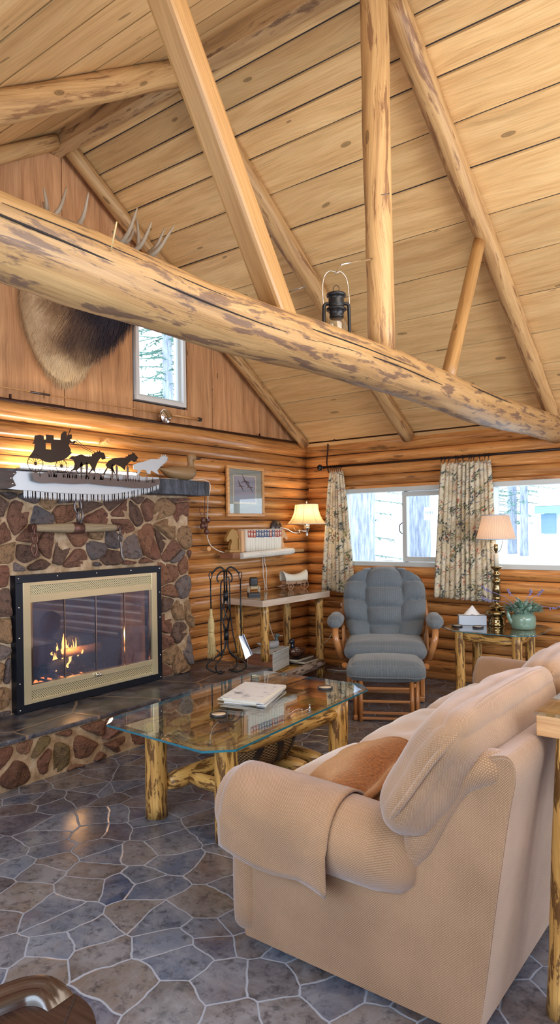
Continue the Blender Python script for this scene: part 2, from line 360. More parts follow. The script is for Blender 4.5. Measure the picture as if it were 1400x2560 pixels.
def mk_vent():
    n = N('brass_vent_mesh'); uv = n.coord('UV')
    d = n.vor(n.mp(uv, (1, 1, 0), (0, 0, 0), (0, 0, pi / 4)), 85, 'F1', 0, 'Distance', '2D')
    m = n.ramp(d, [(.27, 0.0), (.33, 1.0)])
    n.bc(n.mix(m, (.02, .02, .02), L(220, 208, 166)), .35, 0); n.b.inputs['Metallic'].default_value = .4; return n.m
M['vent'] = mk_vent()
def mk_fur():
    n = N('elk_fur'); c = n.coord('Object'); at = n.new('ShaderNodeAttribute'); at.attribute_name = 'tone'
    k = n.noise(n.mp(c, (30, 30, 9)), 3, 5, .6)
    f = n.math('ADD', at.outputs['Fac'], n.math('MULTIPLY_ADD', k, .5, -.25))
    n.bc(n.ramp(f, [(.1, L(222, 198, 160)), (.35, L(186, 154, 118)), (.55, L(124, 98, 80)), (.8, L(62, 54, 60))]), .8, 0, 0, .2)
    n.bump(k, .6, .01); return n.m
M['fur'] = mk_fur()
def mk_mag():
    n = N('magazine_cover'); uv = n.coord('Generated')
    k = n.noise(n.mp(uv, (2.2, 3.5, 1)), 1.6, 7, .7)
    n.bc(n.ramp(k, [(.30, L(90, 98, 116)), (.38, L(176, 184, 200)), (.43, L(236, 240, 247))]), .3); return n.m
M['mag'] = mk_mag()
def mk_bark(name, a, b):
    n = N(name); c = n.coord('Object'); k = n.noise(n.mp(c, (7, 7, .9)), 3, 6, .65)
    n.bc(n.ramp(k, [(.35, a), (.65, b)]), .9); n.bump(k, .8, .05); return n.m
M['bark'] = mk_bark('pine_bark', L(138, 150, 176), L(206, 214, 228))  # bark paled and blued, blown-out daylight put into its colour
M['snow'] = plain('snow', (.9, .92, .95), .8, 0, 0, .05)
M['pine'] = plain('pine_needles', L(110, 160, 150), .8, 0, 0, .4)
M['hut'] = plain('hut_wall', L(226, 232, 236), .8)
M['hutband'] = plain('hut_blue_band', L(150, 214, 224), .8)
M['hutdark'] = plain('hut_dark', L(132, 164, 200), .8)
M['redhut'] = plain('red_building', L(206, 184, 184), .8)

# ------------------------------------------------------------------ mesh builder
def rotz(a): return Matrix.Rotation(a, 4, 'Z')
class MB:
    def __init__(s, T=None): s.v = []; s.f = []; s.uv = []; s.mi = []; s.sm = []; s.T = T or Matrix.Identity(4)
    def add(s, vs, fs, uvs=None, m=0, sm=False):
        b = len(s.v); s.v += [s.T @ Vector(p) for p in vs]
        for i, f in enumerate(fs):
            s.f.append([b + k for k in f]); s.mi.append(m); s.sm.append(sm)
            if uvs is not None: s.uv.append(uvs[i])
            else:
                P = [Vector(vs[k]) for k in f]
                nrm = (P[1] - P[0]).cross(P[2] - P[0]) if len(P) > 2 else Vector((0, 0, 1))
                a = [abs(x) for x in nrm]; k = a.index(max(a))
                s.uv.append([((p[1], p[2]) if k == 0 else (p[0], p[2]) if k == 1 else (p[0], p[1])) for p in P])
    def box(s, c, d, R=None, m=0, grain=None, seedjit=True):
        """centre, full size; uv runs along the longest side"""
        c = Vector(c); h = [x / 2 for x in d]; R = R or Matrix.Identity(4)
        g = d.index(max(d)) if grain is None else grain
        P = [Vector((sx * h[0], sy * h[1], sz * h[2])) for sx in (-1, 1) for sy in (-1, 1) for sz in (-1, 1)]
        F = [(0, 1, 3, 2), (4, 6, 7, 5), (0, 4, 5, 1), (2, 3, 7, 6), (0, 2, 6, 4), (1, 5, 7, 3)]
        uv = []
        for i, f in enumerate(F):
            ax = i // 2; o = [k for k in (0, 1, 2) if k != ax]
            if g in o: a, b = g, [k for k in o if k != g][0]
            else: a, b = o
            uv.append([(P[k][a] + c[g], P[k][b] + ax * .37 + c[b]) for k in f])
        s.add([(R @ p) + c for p in P], F, uv, m)
    def tube(s, pts, rad, n=12, m=0, caps=True, sm=True, jit=0, flat=1.0, seed=0, usc=1, closed=False):
        pts = [Vector(p) for p in pts]; k = len(pts)
        if not hasattr(rad, '__len__'): rad = [rad] * k
        t0 = None; rings = []; vs = []; L_ = 0; us = []
        up = None
        for i, p in enumerate(pts):
            if closed: t = pts[(i + 1) % k] - pts[i - 1]
            else: t = (pts[min(i + 1, k - 1)] - pts[max(i - 1, 0)])
            t.normalize()
            if up is None:
                up = Vector((0, 0, 1)) if abs(t.z) < .9 else Vector((1, 0, 0))
            sd = t.cross(up).normalized(); up = sd.cross(t).normalized()
            if i: L_ += (p - pts[i - 1]).length
            us.append(L_)
            for j in range(n):
                a = 2 * pi * j / n; r = rad[i]
                if jit: r *= 1 + jit * noise.noise(Vector((cos(a) * 1.3 + seed * 7.1, sin(a) * 1.3, L_ * 2.3 / max(.02, 1)))) + jit * .5 * noise.noise(Vector((cos(a) * 3 + seed, sin(a) * 3, L_ * 9)))
                vs.append(p + sd * cos(a) * r + up * sin(a) * r * flat)
        F = []; U = []; av = sum(rad) / k
        rr = range(k if closed else k - 1)
        for i in rr:
            i2 = (i + 1) % k; u1 = us[i] * usc; u2 = (us[i2] if i2 else us[i] + .05) * usc
            for j in range(n):
                j2 = (j + 1) % n; F.append((i * n + j, i * n + j2, i2 * n + j2, i2 * n + j))
                v1 = 2 * pi * j / n * av; v2 = 2 * pi * (j + 1) / n * av
                U.append([(u1, v1), (u1, v2), (u2, v2), (u2, v1)])
        s.add(vs, F, U, m, sm)
        if caps and not closed:
            b = len(s.v) - len(vs)
            for q, base in ((0, 0), (1, (k - 1) * n)):
                idx = [b + base + j for j in range(n)]
                if q == 0: idx = idx[::-1]
                s.f.append(idx); s.mi.append(m); s.sm.append(False)
                s.uv.append([(cos(2 * pi * j / n) * av, sin(2 * pi * j / n) * av) for j in range(n)])
    def lathe(s, prof, c=(0, 0, 0), n=24, m=0, sm=True, R=None, sy=1.0):
        R = R or Matrix.Identity(4); c = Vector(c); vs = []; F = []; U = []; k = len(prof); l = 0; ls = []
        for i, (r, z) in enumerate(prof):
            if i: l += hypot(r - prof[i - 1][0], z - prof[i - 1][1])
            ls.append(l)
            for j in range(n): a = 2 * pi * j / n; vs.append(c + R @ Vector((r * cos(a), r * sin(a) * sy, z)))
        mr = max(p[0] for p in prof)
        for i in range(k - 1):
            for j in range(n):
                j2 = (j + 1) % n; F.append((i * n + j, i * n + j2, (i + 1) * n + j2, (i + 1) * n + j))
                a1, a2 = j / n * 2 * pi * mr, (j + 1) / n * 2 * pi * mr
                U.append([(a1, ls[i]), (a2, ls[i]), (a2, ls[i + 1]), (a1, ls[i + 1])])
        s.add(vs, F, U, m, sm)
    def sphere(s, c, r, n=14, m=0, R=None):
        if not hasattr(r, '__len__'): r = (r, r, r)
        R = R or Matrix.Identity(4); c = Vector(c); vs = []; F = []; k = n // 2 + 1
        for i in range(k + 1):
            t = pi * i / k
            for j in range(n): a = 2 * pi * j / n; vs.append(c + R @ Vector((r[0] * sin(t) * cos(a), r[1] * sin(t) * sin(a), -r[2] * cos(t))))
        for i in range(k):
            for j in range(n): j2 = (j + 1) % n; F.append((i * n + j, i * n + j2, (i + 1) * n + j2, (i + 1) * n + j))
        s.add(vs, F, None, m, True)
    def prism(s, poly, fn, t, m=0, edge_m=None, sm=False):
        """poly of 2d points; fn(a,b,depth) gives a 3d point; depth from 0 to t"""
        k = len(poly); A = [fn(a, b, 0) for a, b in poly]; B = [fn(a, b, t) for a, b in poly]
        from mathutils.geometry import tessellate_polygon
        tri = tessellate_polygon([[Vector((a, b, 0)) for a, b in poly]])
        s.add(A + B, [tuple(x) for x in tri] + [tuple(k + y for y in reversed(x)) for x in tri],
              [[poly[i] for i in x] for x in tri] + [[poly[i] for i in reversed(x)] for x in tri], m, sm)
        F = []; U = []
        for i in range(k):
            j = (i + 1) % k; d = hypot(poly[i][0] - poly[j][0], poly[i][1] - poly[j][1])
            F.append((i, j, k + j, k + i)); U.append([(0, 0), (d, 0), (d, t), (0, t)])
        s.add(A + B, F, U, m if edge_m is None else edge_m, sm)
    def soft(s, c, size, r=.05, puff=(0, 0, 0), n=10, R=None, m=0, fn=None):
        """rounded, puffed box; fn may displace a local point (p, normalised p)"""
        R = R or Matrix.Identity(4); c = Vector(c); h = Vector(size) / 2; vs = {}; V = []; F = []; U = []
        rr = min(r, min(h))
        def pt(q):
            key = tuple(round(x, 5) for x in q)
            if key in vs: return vs[key]
            # spread samples towards the edges
            e = Vector([sin(x * pi / 2) * .35 + x * .65 for x in q])
            p = Vector([e[i] * h[i] for i in range(3)])
            inner = Vector([max(-(h[i] - rr), min(h[i] - rr, p[i])) for i in range(3)])
            dlt = p - inner
            if dlt.length > 1e-9: p = inner + dlt.normalized() * min(rr, max(abs(x) for x in dlt) if dlt.length > 0 else 0) if True else p
            for i in range(3):
                o = [k for k in range(3) if k != i]
                w = max(0, 1 - q[o[0]] ** 2) * max(0, 1 - q[o[1]] ** 2)
                p[i] += puff[i] * (q[i]) * w
            if fn: p = fn(p, Vector(q))
            vs[key] = len(V); V.append(c + R @ p); return vs[key]
        for ax in range(3):
            o = [k for k in range(3) if k != ax]
            for sg in (-1, 1):
                for i in range(n):
                    for j in range(n):
                        idx = []; uvq = []
                        for a, b in ((i, j), (i + 1, j), (i + 1, j + 1), (i, j + 1)):
                            q = [0, 0, 0]; q[ax] = sg; q[o[0]] = -1 + 2 * a / n; q[o[1]] = -1 + 2 * b / n
                            idx.append(pt(q)); uvq.append((q[o[0]] * h[o[0]], q[o[1]] * h[o[1]]))
                        if (sg > 0) == (ax == 1): idx.reverse(); uvq.reverse()
                        F.append(tuple(idx)); U.append(uvq)
        s.add(V, F, U, m, True)
    def grid(s, P, m=0, sm=True, closed=False):
        """P[i][j] 3d points"""
        a = len(P); b = len(P[0]); vs = [p for row in P for p in row]; F = []; U = []
        lu = [[0] * b for _ in range(a)]; lv = [[0] * b for _ in range(a)]
        for i in range(a):
            for j in range(b):
                if j: lu[i][j] = lu[i][j - 1] + (Vector(P[i][j]) - Vector(P[i][j - 1])).length
                if i: lv[i][j] = lv[i - 1][j] + (Vector(P[i][j]) - Vector(P[i - 1][j])).length
        for i in range(a - 1):
            for j in range(b - 1):
                F.append((i * b + j, i * b + j + 1, (i + 1) * b + j + 1, (i + 1) * b + j))
                U.append([(lu[x][y], lv[x][y]) for x, y in ((i, j), (i, j + 1), (i + 1, j + 1), (i + 1, j))])
        s.add(vs, F, U, m, sm)

ORG = {}
def tag(o, label=None, cat=None, group=None, kind=None):
    if label: o['label'] = label
    if cat: o['category'] = cat
    if group: o['group'] = group
    if kind: o['kind'] = kind
    return o
def thing(name, loc, label, cat, group=None):
    o = bpy.data.objects.new(name, None); COL.objects.link(o); o.location = loc; o.empty_display_size = .05
    ORG[o] = Vector(loc); return tag(o, label, cat, group)
def build(mb, name, mats, parent=None, label=None, cat=None, group=None, kind=None, bevel=0, sub=0):
    if not isinstance(mats, (list, tuple)): mats = [mats]
    V = mb.v
    if parent is not None: org = ORG[parent]
    else:
        xs = [p.x for p in V]; ys = [p.y for p in V]; zs = [p.z for p in V]
        org = Vector(((min(xs) + max(xs)) / 2, (min(ys) + max(ys)) / 2, min(zs)))
    me = bpy.data.meshes.new(name); me.from_pydata([tuple(p - org) for p in V], [], mb.f)
    for mt in mats: me.materials.append(mt if not isinstance(mt, str) else M[mt])
    me.polygons.foreach_set('material_index', mb.mi); me.polygons.foreach_set('use_smooth', mb.sm)
    uvl = me.uv_layers.new(name='UVMap'); flat = []
    for q in mb.uv:
        for a in q: flat += [a[0], a[1]]
    uvl.data.foreach_set('uv', flat); me.update()
    o = bpy.data.objects.new(name, me); COL.objects.link(o); ORG[o] = org
    if parent is not None: o.parent = parent
    else: o.location = org
    if bevel:
        b = o.modifiers.new('bevel', 'BEVEL'); b.width = bevel; b.segments = 2; b.limit_method = 'ANGLE'; b.angle_limit = radians(40)
    if sub:
        b = o.modifiers.new('subsurf', 'SUBSURF'); b.levels = sub; b.render_levels = sub
    return tag(o, label, cat, group, kind)
def lerp(a, b, t): return a + (b - a) * t
def path(a, b, n, sag=0, jit=0, seed=0):
    a = Vector(a); b = Vector(b); out = []
    for i in range(n + 1):
        t = i / n; p = a.lerp(b, t)
        if jit: p += Vector((noise.noise(Vector((seed, t * 3, 1))), noise.noise(Vector((seed, t * 3, 5))), noise.noise(Vector((seed, t * 3, 9))))) * jit
        p.z -= sag * sin(pi * t); out.append(p)
    return out
def catmull(pts, k=6):
    pts = [Vector(p) for p in pts]; out = []
    for i in range(len(pts) - 1):
        p0 = pts[max(i - 1, 0)]; p1 = pts[i]; p2 = pts[i + 1]; p3 = pts[min(i + 2, len(pts) - 1)]
        for j in range(k):
            t = j / k
            out.append(.5 * ((2 * p1) + (p2 - p0) * t + (2 * p0 - 5 * p1 + 4 * p2 - p3) * t * t + (3 * p1 - p0 - 3 * p2 + p3) * t ** 3))
    out.append(pts[-1]); return out


# ------------------------------------------------------------------ room shell
XE, YR = 7.0, -6.62
RIDGE_Y, RIDGE_Z, SL = -3.19, 4.44, .655
def roofz(y): return RIDGE_Z - SL * abs(y - RIDGE_Y)
mb = MB(); mb.box((XE / 2, YR / 2, -.05), (XE + .4, -YR + .4, .1)); build(mb, 'floor', 'floor', kind='structure')
SEAM = [0.0, .062, .183, .296, .405, .518, .630, .748, .873, .984, 1.10, 1.224, 1.344, 1.455, 1.576, 1.697, 1.811, 1.919, 2.034, 2.154, 2.27, 2.43]
def logwall(name, horiz, segs_fn, off, sgn, seed, mat='log_wall'):
    """horiz: 0 runs along X, 1 runs along Y"""
    mb = MB()
    for i in range(len(SEAM) - 1):
        z0, z1 = SEAM[i], SEAM[i + 1]; zc = (z0 + z1) / 2; r = (z1 - z0) / 2 + .004
        for k, (a, b) in enumerate(segs_fn(z0, z1)):
            n = max(2, int(abs(b - a) / .22)); P = []; R_ = []
            for q in range(n + 1):
                t = a + (b - a) * q / n
                w = .005 * noise.noise(Vector((t * .9, i * 3.1 + seed, 2))); o = off + .006 * noise.noise(Vector((t * .7, i * 5.3 + seed, 7)))
                P.append((t, o, zc + w) if horiz == 0 else (o, t, zc + w))
                R_.append(max(r, .05) * (1 + .06 * noise.noise(Vector((t * 1.1, i * 2.7 + seed, 4)))))
            mb.tube(P, R_, 22, 0, seed=i * 3 + k + seed, flat=1.0)
            ch = .022 if horiz == 1 else -.022
            mb.tube([((p[0], p[1] + ch - .0, z1 + .001) if horiz == 0 else (p[0] + ch, p[1], z1 + .001)) for p in P], .0065, 6, 1)
    return mb
CH0, CH1, CHX = -5.3, -2.10, .24       # chimney extent in Y, face X
def segA(z0, z1):
    if z1 < 1.80: return [(.05, CH1 + .05), (CH0 - .05, YR)]
    return [(.05, YR)]
mb = logwall('wall_left', 1, segA, -.028, 1, 0)
mb.box((-.12, -1.0, 1.2), (.1, 2.1, 2.5)); mb.box((-.12, -3.7, 2.12), (.1, 3.3, .64)); mb.box((-.12, -6.0, 1.2), (.1, 1.4, 2.5))
build(mb, 'wall_left', ['log_wall', 'seam_shade'], kind='structure')
W1 = (.45, 1.88); W2 = (2.08, 3.56); WZ = (1.09, 1.894)
def segB(z0, z1):
    if (z0 + z1) / 2 > WZ[0] - .0 and (z0 + z1) / 2 < WZ[1]: return [(-.06, W1[0]), (W1[1], W2[0]), (W2[1], XE)]
    return [(-.06, XE)]
mb = logwall('wall_right', 0, segB, .03, 1, 50)
mb.box((XE / 2, .14, WZ[0] / 2), (XE + .2, .1, WZ[0])); mb.box((XE / 2, .14, (WZ[1] + 2.45) / 2), (XE + .2, .1, 2.45 - WZ[1]))
for a, b in ((-.1, W1[0]), (W1[1], W2[0]), (W2[1], XE)): mb.box(((a + b) / 2, .14, 1.5), (b - a, .1, .82))
mb.box((XE / 2, .03, 1.907), (XE - .1, .11, .03), grain=0); mb.box((XE / 2, .03, 1.078), (XE - .1, .11, .035), grain=0)
build(mb, 'wall_right', ['log_wall', 'seam_shade'], kind='structure')
# unseen rear and side walls, with openings added for the fill light
mb = MB()
mb.box((XE / 2, YR - .05, .35), (XE, .1, .7)); mb.box((XE / 2, YR - .05, 2.22), (XE, .1, .3))
mb.box((.75, YR - .05, 1.4), (1.5, .1, 1.4)); mb.box((5.75, YR - .05, 1.4), (2.5, .1, 1.4))
build(mb, 'wall_rear', 'gable', kind='structure')
mb = MB()
mb.box((XE + .05, YR / 2, .4), (.1, -YR, .8)); mb.box((XE + .05, -.3, 1.7), (.1, .6, 1.9)); mb.box((XE + .05, YR + .4, 1.7), (.1, .8, 1.9))
mb.prism([(0, 2.6), (0, 2.3 + .1), (RIDGE_Y, RIDGE_Z), (YR, 2.2), (YR, 2.6), (RIDGE_Y, 2.6)], lambda a, b, d: (XE + d, a, b), .1)
mb.box((XE + .05, YR / 2, 2.62), (.1, -YR, .08))
build(mb, 'wall_end', 'gable', kind='structure')
# gable of vertical boards above the logs
GW = (-2.44, -1.862, 2.585, 3.36)
edges = [YR, -6.1, -5.75, -5.4, -5.1, -4.8, -4.45, -4.12, -3.80, -3.465, -3.13, -2.81, -2.465, -1.835, -1.507, -1.134, -.812, -.647, -.35, -.1, .05]
mb = MB()
for i in range(len(edges) - 1):
    a, b = edges[i] + .002, edges[i + 1] - .002; d = -.006 * (i % 2)
    if i == 12:
        mb.prism([(a, 2.36), (b, 2.36), (b, GW[2] - .02), (a, GW[2] - .02)], lambda y, z, t, d=d: (-.03 + t + d, y, z), .03)
        mb.prism([(a, GW[3] + .02), (b, GW[3] + .02), (b, roofz(b) + .03), (a, roofz(a) + .03)], lambda y, z, t, d=d: (-.03 + t + d, y, z), .03); continue
    pts = [(a, 2.36), (b, 2.36), (b, roofz(b) + .03)] + ([(RIDGE_Y, RIDGE_Z)] if a < RIDGE_Y < b else []) + [(a, roofz(a) + .03)]
    if roofz(b) + .03 < 2.36: continue
    mb.prism(pts, lambda y, z, t, d=d: (-.03 + t + d, y, z), .03)
for q in range(len(mb.uv)): mb.uv[q] = [(p[1], p[0]) for p in mb.uv[q]]
build(mb, 'wall_gable', 'gable', kind='structure')
mb = MB()
for a, b, z0, z1 in ((YR, GW[0], 2.3, None), (GW[1], .05, 2.3, None), (GW[0], GW[1], 2.3, GW[2]), (GW[0], GW[1], GW[3], None)):
    n = 8
    for k in range(n):
        y0 = lerp(a, b, k / n); y1 = lerp(a, b, (k + 1) / n)
        t0 = z1 or roofz(y0) + .05; t1 = z1 or roofz(y1) + .05
        if min(t0, t1) <= z0: continue
        mb.prism([(y0, z0), (y1, z0), (y1, t1), (y0, t0)], lambda y, z, t: (-.12 + t, y, z), .07)
build(mb, 'wall_gable_backing', 'soot', kind='structure')
# board ceiling, one plank per course
RS = [-3.16, -3.017, -2.87, -2.73, -2.585, -2.348, -2.10, -1.81, -1.517, -1.222, -.915, -.634, -.373, -.1, .16]
LS = [-3.22, -3.40, -3.62, -3.90, -4.15, -4.47, -4.78, -5.10, -5.42, -5.74, -6.06, -6.38, -6.72]
def roof(name, ys, seed):
    mb = MB(); cnt = 0
    for i in range(len(ys) - 1):
        a, b = ys[i], ys[i + 1]
        g = .0105 * (1 if b > a else -1); a += g * .7; b -= g * .7
        tz = .004 * noise.noise(Vector((i * 1.7, seed, 0)))
        for x0, x1 in ((-.1, XE + .1),):
            nn = 14
            P0 = []; 
            rows = []
            for k in range(nn + 1):
                x = lerp(x0, x1, k / nn); w = .0035 * noise.noise(Vector((x * 1.3, i * 4.1 + seed, 3)))
                rows.append([(x, a + w, roofz(a + w) + tz), (x, b + w, roofz(b + w) + tz)])
            mb.grid([[r[0] for r in rows], [r[1] for r in rows]], sm=False)
            mb.grid([[(p[0][0], p[0][1], p[0][2] + .03) for p in rows], [r[0] for r in rows]], sm=False)
            mb.grid([[r[1] for r in rows], [(p[1][0], p[1][1], p[1][2] + .03) for p in rows]], sm=False)
    build(mb, name, 'ceiling', kind='structure')
roof('ceiling_right', RS, 1); roof('ceiling_left', LS, 30)
for nm, ya, yb in (('roof_deck_right', RIDGE_Y, .3), ('roof_deck_left', RIDGE_Y, -6.8)):
    mb = MB(); mb.prism([(ya, roofz(ya) + .012), (yb, roofz(yb) + .012), (yb, roofz(yb) + .1), (ya, roofz(ya) + .1)], lambda y, z, t: (-.15 + t, y, z), XE + .3)
    build(mb, nm, 'soot', kind='structure')

# windows
def frame_rect(mb, fn, a0, a1, b0, b1, w, d0, d1):
    """rectangular frame ring in plane (a,b) with fn(a,b,depth)"""
    for (x0, x1, y0, y1) in ((a0, a1, b0, b0 + w), (a0, a1, b1 - w, b1), (a0, a0 + w, b0 + w, b1 - w), (a1 - w, a1, b0 + w, b1 - w)):
        vs = [fn(a, b, d) for a in (x0, x1) for b in (y0, y1) for d in (d0, d1)]
        mb.add(vs, [(0, 1, 3, 2), (4, 6, 7, 5), (0, 4, 5, 1), (2, 3, 7, 6), (0, 2, 6, 4), (1, 5, 7, 3)])
fB = lambda a, b, d: (a, d, b)
for k, (x0, x1, mul, side) in enumerate(((W1[0], W1[1], 1.205, 1), (W2[0], W2[1], 2.83, 0))):
    mb = MB(); frame_rect(mb, fB, x0, x1, WZ[0], WZ[1], .045, -.03, .11)
    w = build(mb, 'window_%d' % (k + 1), 'win_frame', kind='structure', bevel=.004)
    mb = MB(); frame_rect(mb, fB, mul - .035, x1 - .05, WZ[0] + .05, WZ[1] - .05, .048, .01, .05)
    build(mb, 'sash', 'win_frame', w, bevel=.003)
    mb = MB(); mb.box((mul - .01, .06, 1.49), (.035, .04, .72)); build(mb, 'mullion', 'win_frame', w, bevel=.003)
    mb = MB(); mb.box(((x0 + mul) / 2, .075, 1.49), (mul - x0 - .05, .005, .72)); mb.box(((mul + x1) / 2, .035, 1.49), (x1 - mul - .06, .005, .66))
    build(mb, 'pane', 'window_glass', w)
    if k == 0:
        mb = MB(); mb.tube(catmull([(mul - .035, .01, 1.42), (mul - .048, -.015, 1.44), (mul - .05, -.02, 1.475), (mul - .048, -.015, 1.51), (mul - .035, .01, 1.53)], 4), .005, 8)
        build(mb, 'latch', 'blacksteel', w)
fA = lambda a, b, d: (-d, a, b)
mb = MB(); frame_rect(mb, fA, GW[0], GW[1], GW[2], GW[3], .035, -.012, .11); w = build(mb, 'window_3', 'white', kind='structure', bevel=.003)
mb = MB(); frame_rect(mb, fA, GW[0] + .03, GW[1] - .03, GW[2] + .03, GW[3] - .03, .028, .03, .06); build(mb, 'sash', 'win_frame', w, bevel=.003)
mb = MB(); mb.box((-.05, (GW[0] + GW[1]) / 2, (GW[2] + GW[3]) / 2), (.005, .5, .68)); build(mb, 'pane', 'window_glass', w)

# ridge beam, trusses
def logthing(name, a, b, r0, r1, mat, label, cat, jit=.06, sag=0, n=24, seg=None, seed=0, group=None, bend=.0):
    a = Vector(a); b = Vector(b); k = seg or max(6, int((b - a).length / .12))
    P = path(a, b, k, sag, bend, seed); mb = MB(); mb.tube(P, [lerp(r0, r1, i / k) for i in range(k + 1)], n, jit=jit, seed=seed)
    return build(mb, name, mat, None, label, cat, group)
mb = MB(); mb.box((3.45, RIDGE_Y, 4.355), (7.0, .11, .13)); build(mb, 'ridge_beam', 'beam_grey', None, 'grey-brown squared ridge timber running along the peak of the ceiling', 'beam', bevel=.006)
def under(y, r): return roofz(y) - r / cos(math.atan(SL)) - .004
def raf(X, y0, y1, r0, r1, label, seed, mat='rafter', group=None, nm='rafter_log'):
    logthing(nm, (X, y0, under(y0, r0)), (X, y1, under(y1, r1)), r0, r1, mat, label, 'rafter', seed=seed, group=group, bend=.02)
raf(.10, -3.12, -.16, .055, .05, 'slim peeled rafter log following the gable boards down to the wall corner', 1)
raf(.10, -3.26, -6.5, .055, .055, 'short-looking rafter log at the left edge below the ridge, against the gable', 2)
raf(1.33, -3.13, -.15, .075, .065, 'rafter log passing behind the golden strut and meeting the window wall', 3)
raf(1.36, -3.27, -6.5, .075, .075, 'thick brown rafter log crossing the upper left under the ceiling boards', 4)
raf(2.72, -3.05, -.12, .072, .06, 'rafter log right of the upright post running down to the big cross beam end', 5)
# the big log cross beam
mb = MB(); P = []; R_ = []
for i in range(61):
    y = lerp(-6.55, .02, i / 60); zc = lerp(2.275, 2.30, i / 60) + .012 * sin(i * .25); P.append((2.70 + .008 * noise.noise(Vector((i * .2, 3, 3))), y, zc))
    R_.append(.112 * (1 + .05 * noise.noise(Vector((i * .22, 1, 1)))))
mb.tube(P, R_, 40, jit=.08, seed=9)
tb = build(mb, 'tie_beam', 'beam', None, 'massive knotty log cross beam spanning the room below the truss', 'beam')
mb = MB()
for k, (ya, yb, an, am) in enumerate(((-6.2, -3.9, -.55, .12), (-4.3, -3.0, -.30, .05), (-2.6, -1.0, .0, .08), (-3.9, -2.4, -.62, .05), (-5.3, -4.4, -.1, .05))):
    P = []
    for i in range(25):
        t = i / 24; y = lerp(ya, yb, t); a = an + pi * 0 + am * sin(t * 5) + .5; a_ = pi - 0; i_ = (y + 6.55) / 6.57 * 60
        zc = lerp(2.275, 2.30, i_ / 60) + .012 * sin(i_ * .25); P.append((2.70 + .1115 * cos(a), y, zc + .1115 * sin(a)))
    mb.tube(P, [.0028 * sin(pi * (i + .3) / 25) + .0005 for i in range(25)], 6)
build(mb, 'crack', 'burnt', tb)
logthing('king_post', (2.70, -3.16, 2.385), (2.70, -3.19, 4.30), .070, .070, 'rafter', 'thick upright peeled log post standing on the cross beam', 'post', .07, seed=12)
def sqlog(name, a, b, w, d, mat, label, cat):
    a = Vector(a); b = Vector(b); t = (b - a); L_ = t.length; z = t.normalized(); x = Vector((1, 0, 0)); y = z.cross(x).normalized()
    R = Matrix((x, y, z)).transposed().to_4x4(); mb = MB()
    mb.box((a + b) / 2, (w, d, L_), R, grain=2); o = build(mb, name, mat, None, label, cat, bevel=.016)
    return o
sqlog('truss_strut', (2.70, -3.98, 2.33), (2.70, -4.70, 3.41), .10, .10, 'timber', 'golden four-sided timber strut leaning left from the cross beam', 'strut')
logthing('truss_strut', (2.70, -2.36, 2.36), (2.70, -1.79, 3.40), .044, .040, 'timber', 'round golden strut leaning right between cross beam and rafter', 'strut', .03, seed=15)
# small hardware on the beams
for i, (p, q) in enumerate((((2.80, -4.96, 2.30), (2.88, -5.00, 2.36)), ((2.74, -4.00, 2.46), (2.79, -3.95, 2.485)), ((2.77, -3.27, 3.12), (2.80, -3.24, 3.13)))):
    mb = MB(); mb.tube([p, q], .0022, 6)
    build(mb, 'nail', 'straw' if i == 0 else 'iron_grey', None, ['pale splinter peg sticking out of the cross beam at left', 'bent nail in the foot of the golden strut', 'small nail high on the upright post'][i], 'nail')

# conduit along the top of the logs, two runs and the drop
mb = MB(); mb.tube([(.075, -6.5, 2.395), (.075, -.08, 2.41)], .012, 10)
for y in (-3.62, -2.2, -.9): mb.box((.07, y, 2.42), (.012, .014, .05))
build(mb, 'conduit_pipe', 'pipe', None, 'thin brown pipe along the foot of the gable boards', 'pipe')
mb = MB(); mb.tube([(.06, -.09, 2.425), (6.9, -.09, 2.43)], .017, 10)
for x in (.45, 1.27, 2.3): mb.box((x, -.095, 2.435), (.02, .04, .05))
build(mb, 'conduit_pipe', 'pipe', None, 'brown pipe running above the window wall under the ceiling', 'pipe')

# ------------------------------------------------------------------ outside
def zg(y): return -.7 + max(0, y - 2) * .085
mb = MB(); mb.prism([(.5, -1.2), (60, -1.2), (60, zg(60)), (2, -.7), (.5, -.7)], lambda a, b, d: (-70 + d, a, b), 120); mb.box((-30, -20, -.95), (59, 41, .5))
build(mb, 'snowy_ground', 'snow', kind='structure')
def tree(x, y, r, h, label, branches=0, seed=0, group=None):
    z0 = zg(y) - .05; t = thing('pine_tree', (x, y, z0), label, 'tree', group)
    mb = MB(); mb.tube([(x, y, z0), (x + .05, y, z0 + h * .5), (x, y, z0 + h)], [r, r * .9, r * .7], 16, jit=.12, seed=seed); build(mb, 'trunk', 'bark', t)
    if branches:
        rg = random.Random(seed); mb = MB()
        for i in range(branches):
            z = z0 + rg.uniform(.12, .95) * h; a = rg.uniform(0, 2 * pi); l = rg.uniform(.5, 1.5)
            p = Vector((x, y, z)); q = p + Vector((cos(a) * l, sin(a) * l, -.15 * l)); mb.tube([p, q], [.014, .005], 4)
            for k in range(14):
                c = p.lerp(q, rg.uniform(.3, 1)); d = Vector((rg.uniform(-1, 1), rg.uniform(-1, 1), rg.uniform(-.6, .3))) * .18
                w = Vector((d.y, -d.x, .05)).normalized() * .022
                mb.add([c - w, c + d, c + w], [(0, 1, 2)])
        build(mb, 'branches', 'pine', t)
tree(-2.05, 4.6, .26, 8, 'broad pale trunk in the left pane of the window', 0, 1)
tree(-2.06, 7.0, .25, 8, 'furrowed trunk with a white sign seen in the sliding pane', 0, 2)
tree(-2.75, 16.0, .13, 9, 'thin tree nearest to the hut', 30, 3)
tree(-3.3, 16.5, .15, 9, 'thin tree between the lamp shade and the one by the hut', 90, 4)
tree(-4.4, 18, .14, 9, 'thin tree beside the edge of the printed curtain', 120, 5)
tree(-4.6, 9, .12, 8, 'slender branchy tree between the two broad trunks', 110, 6)
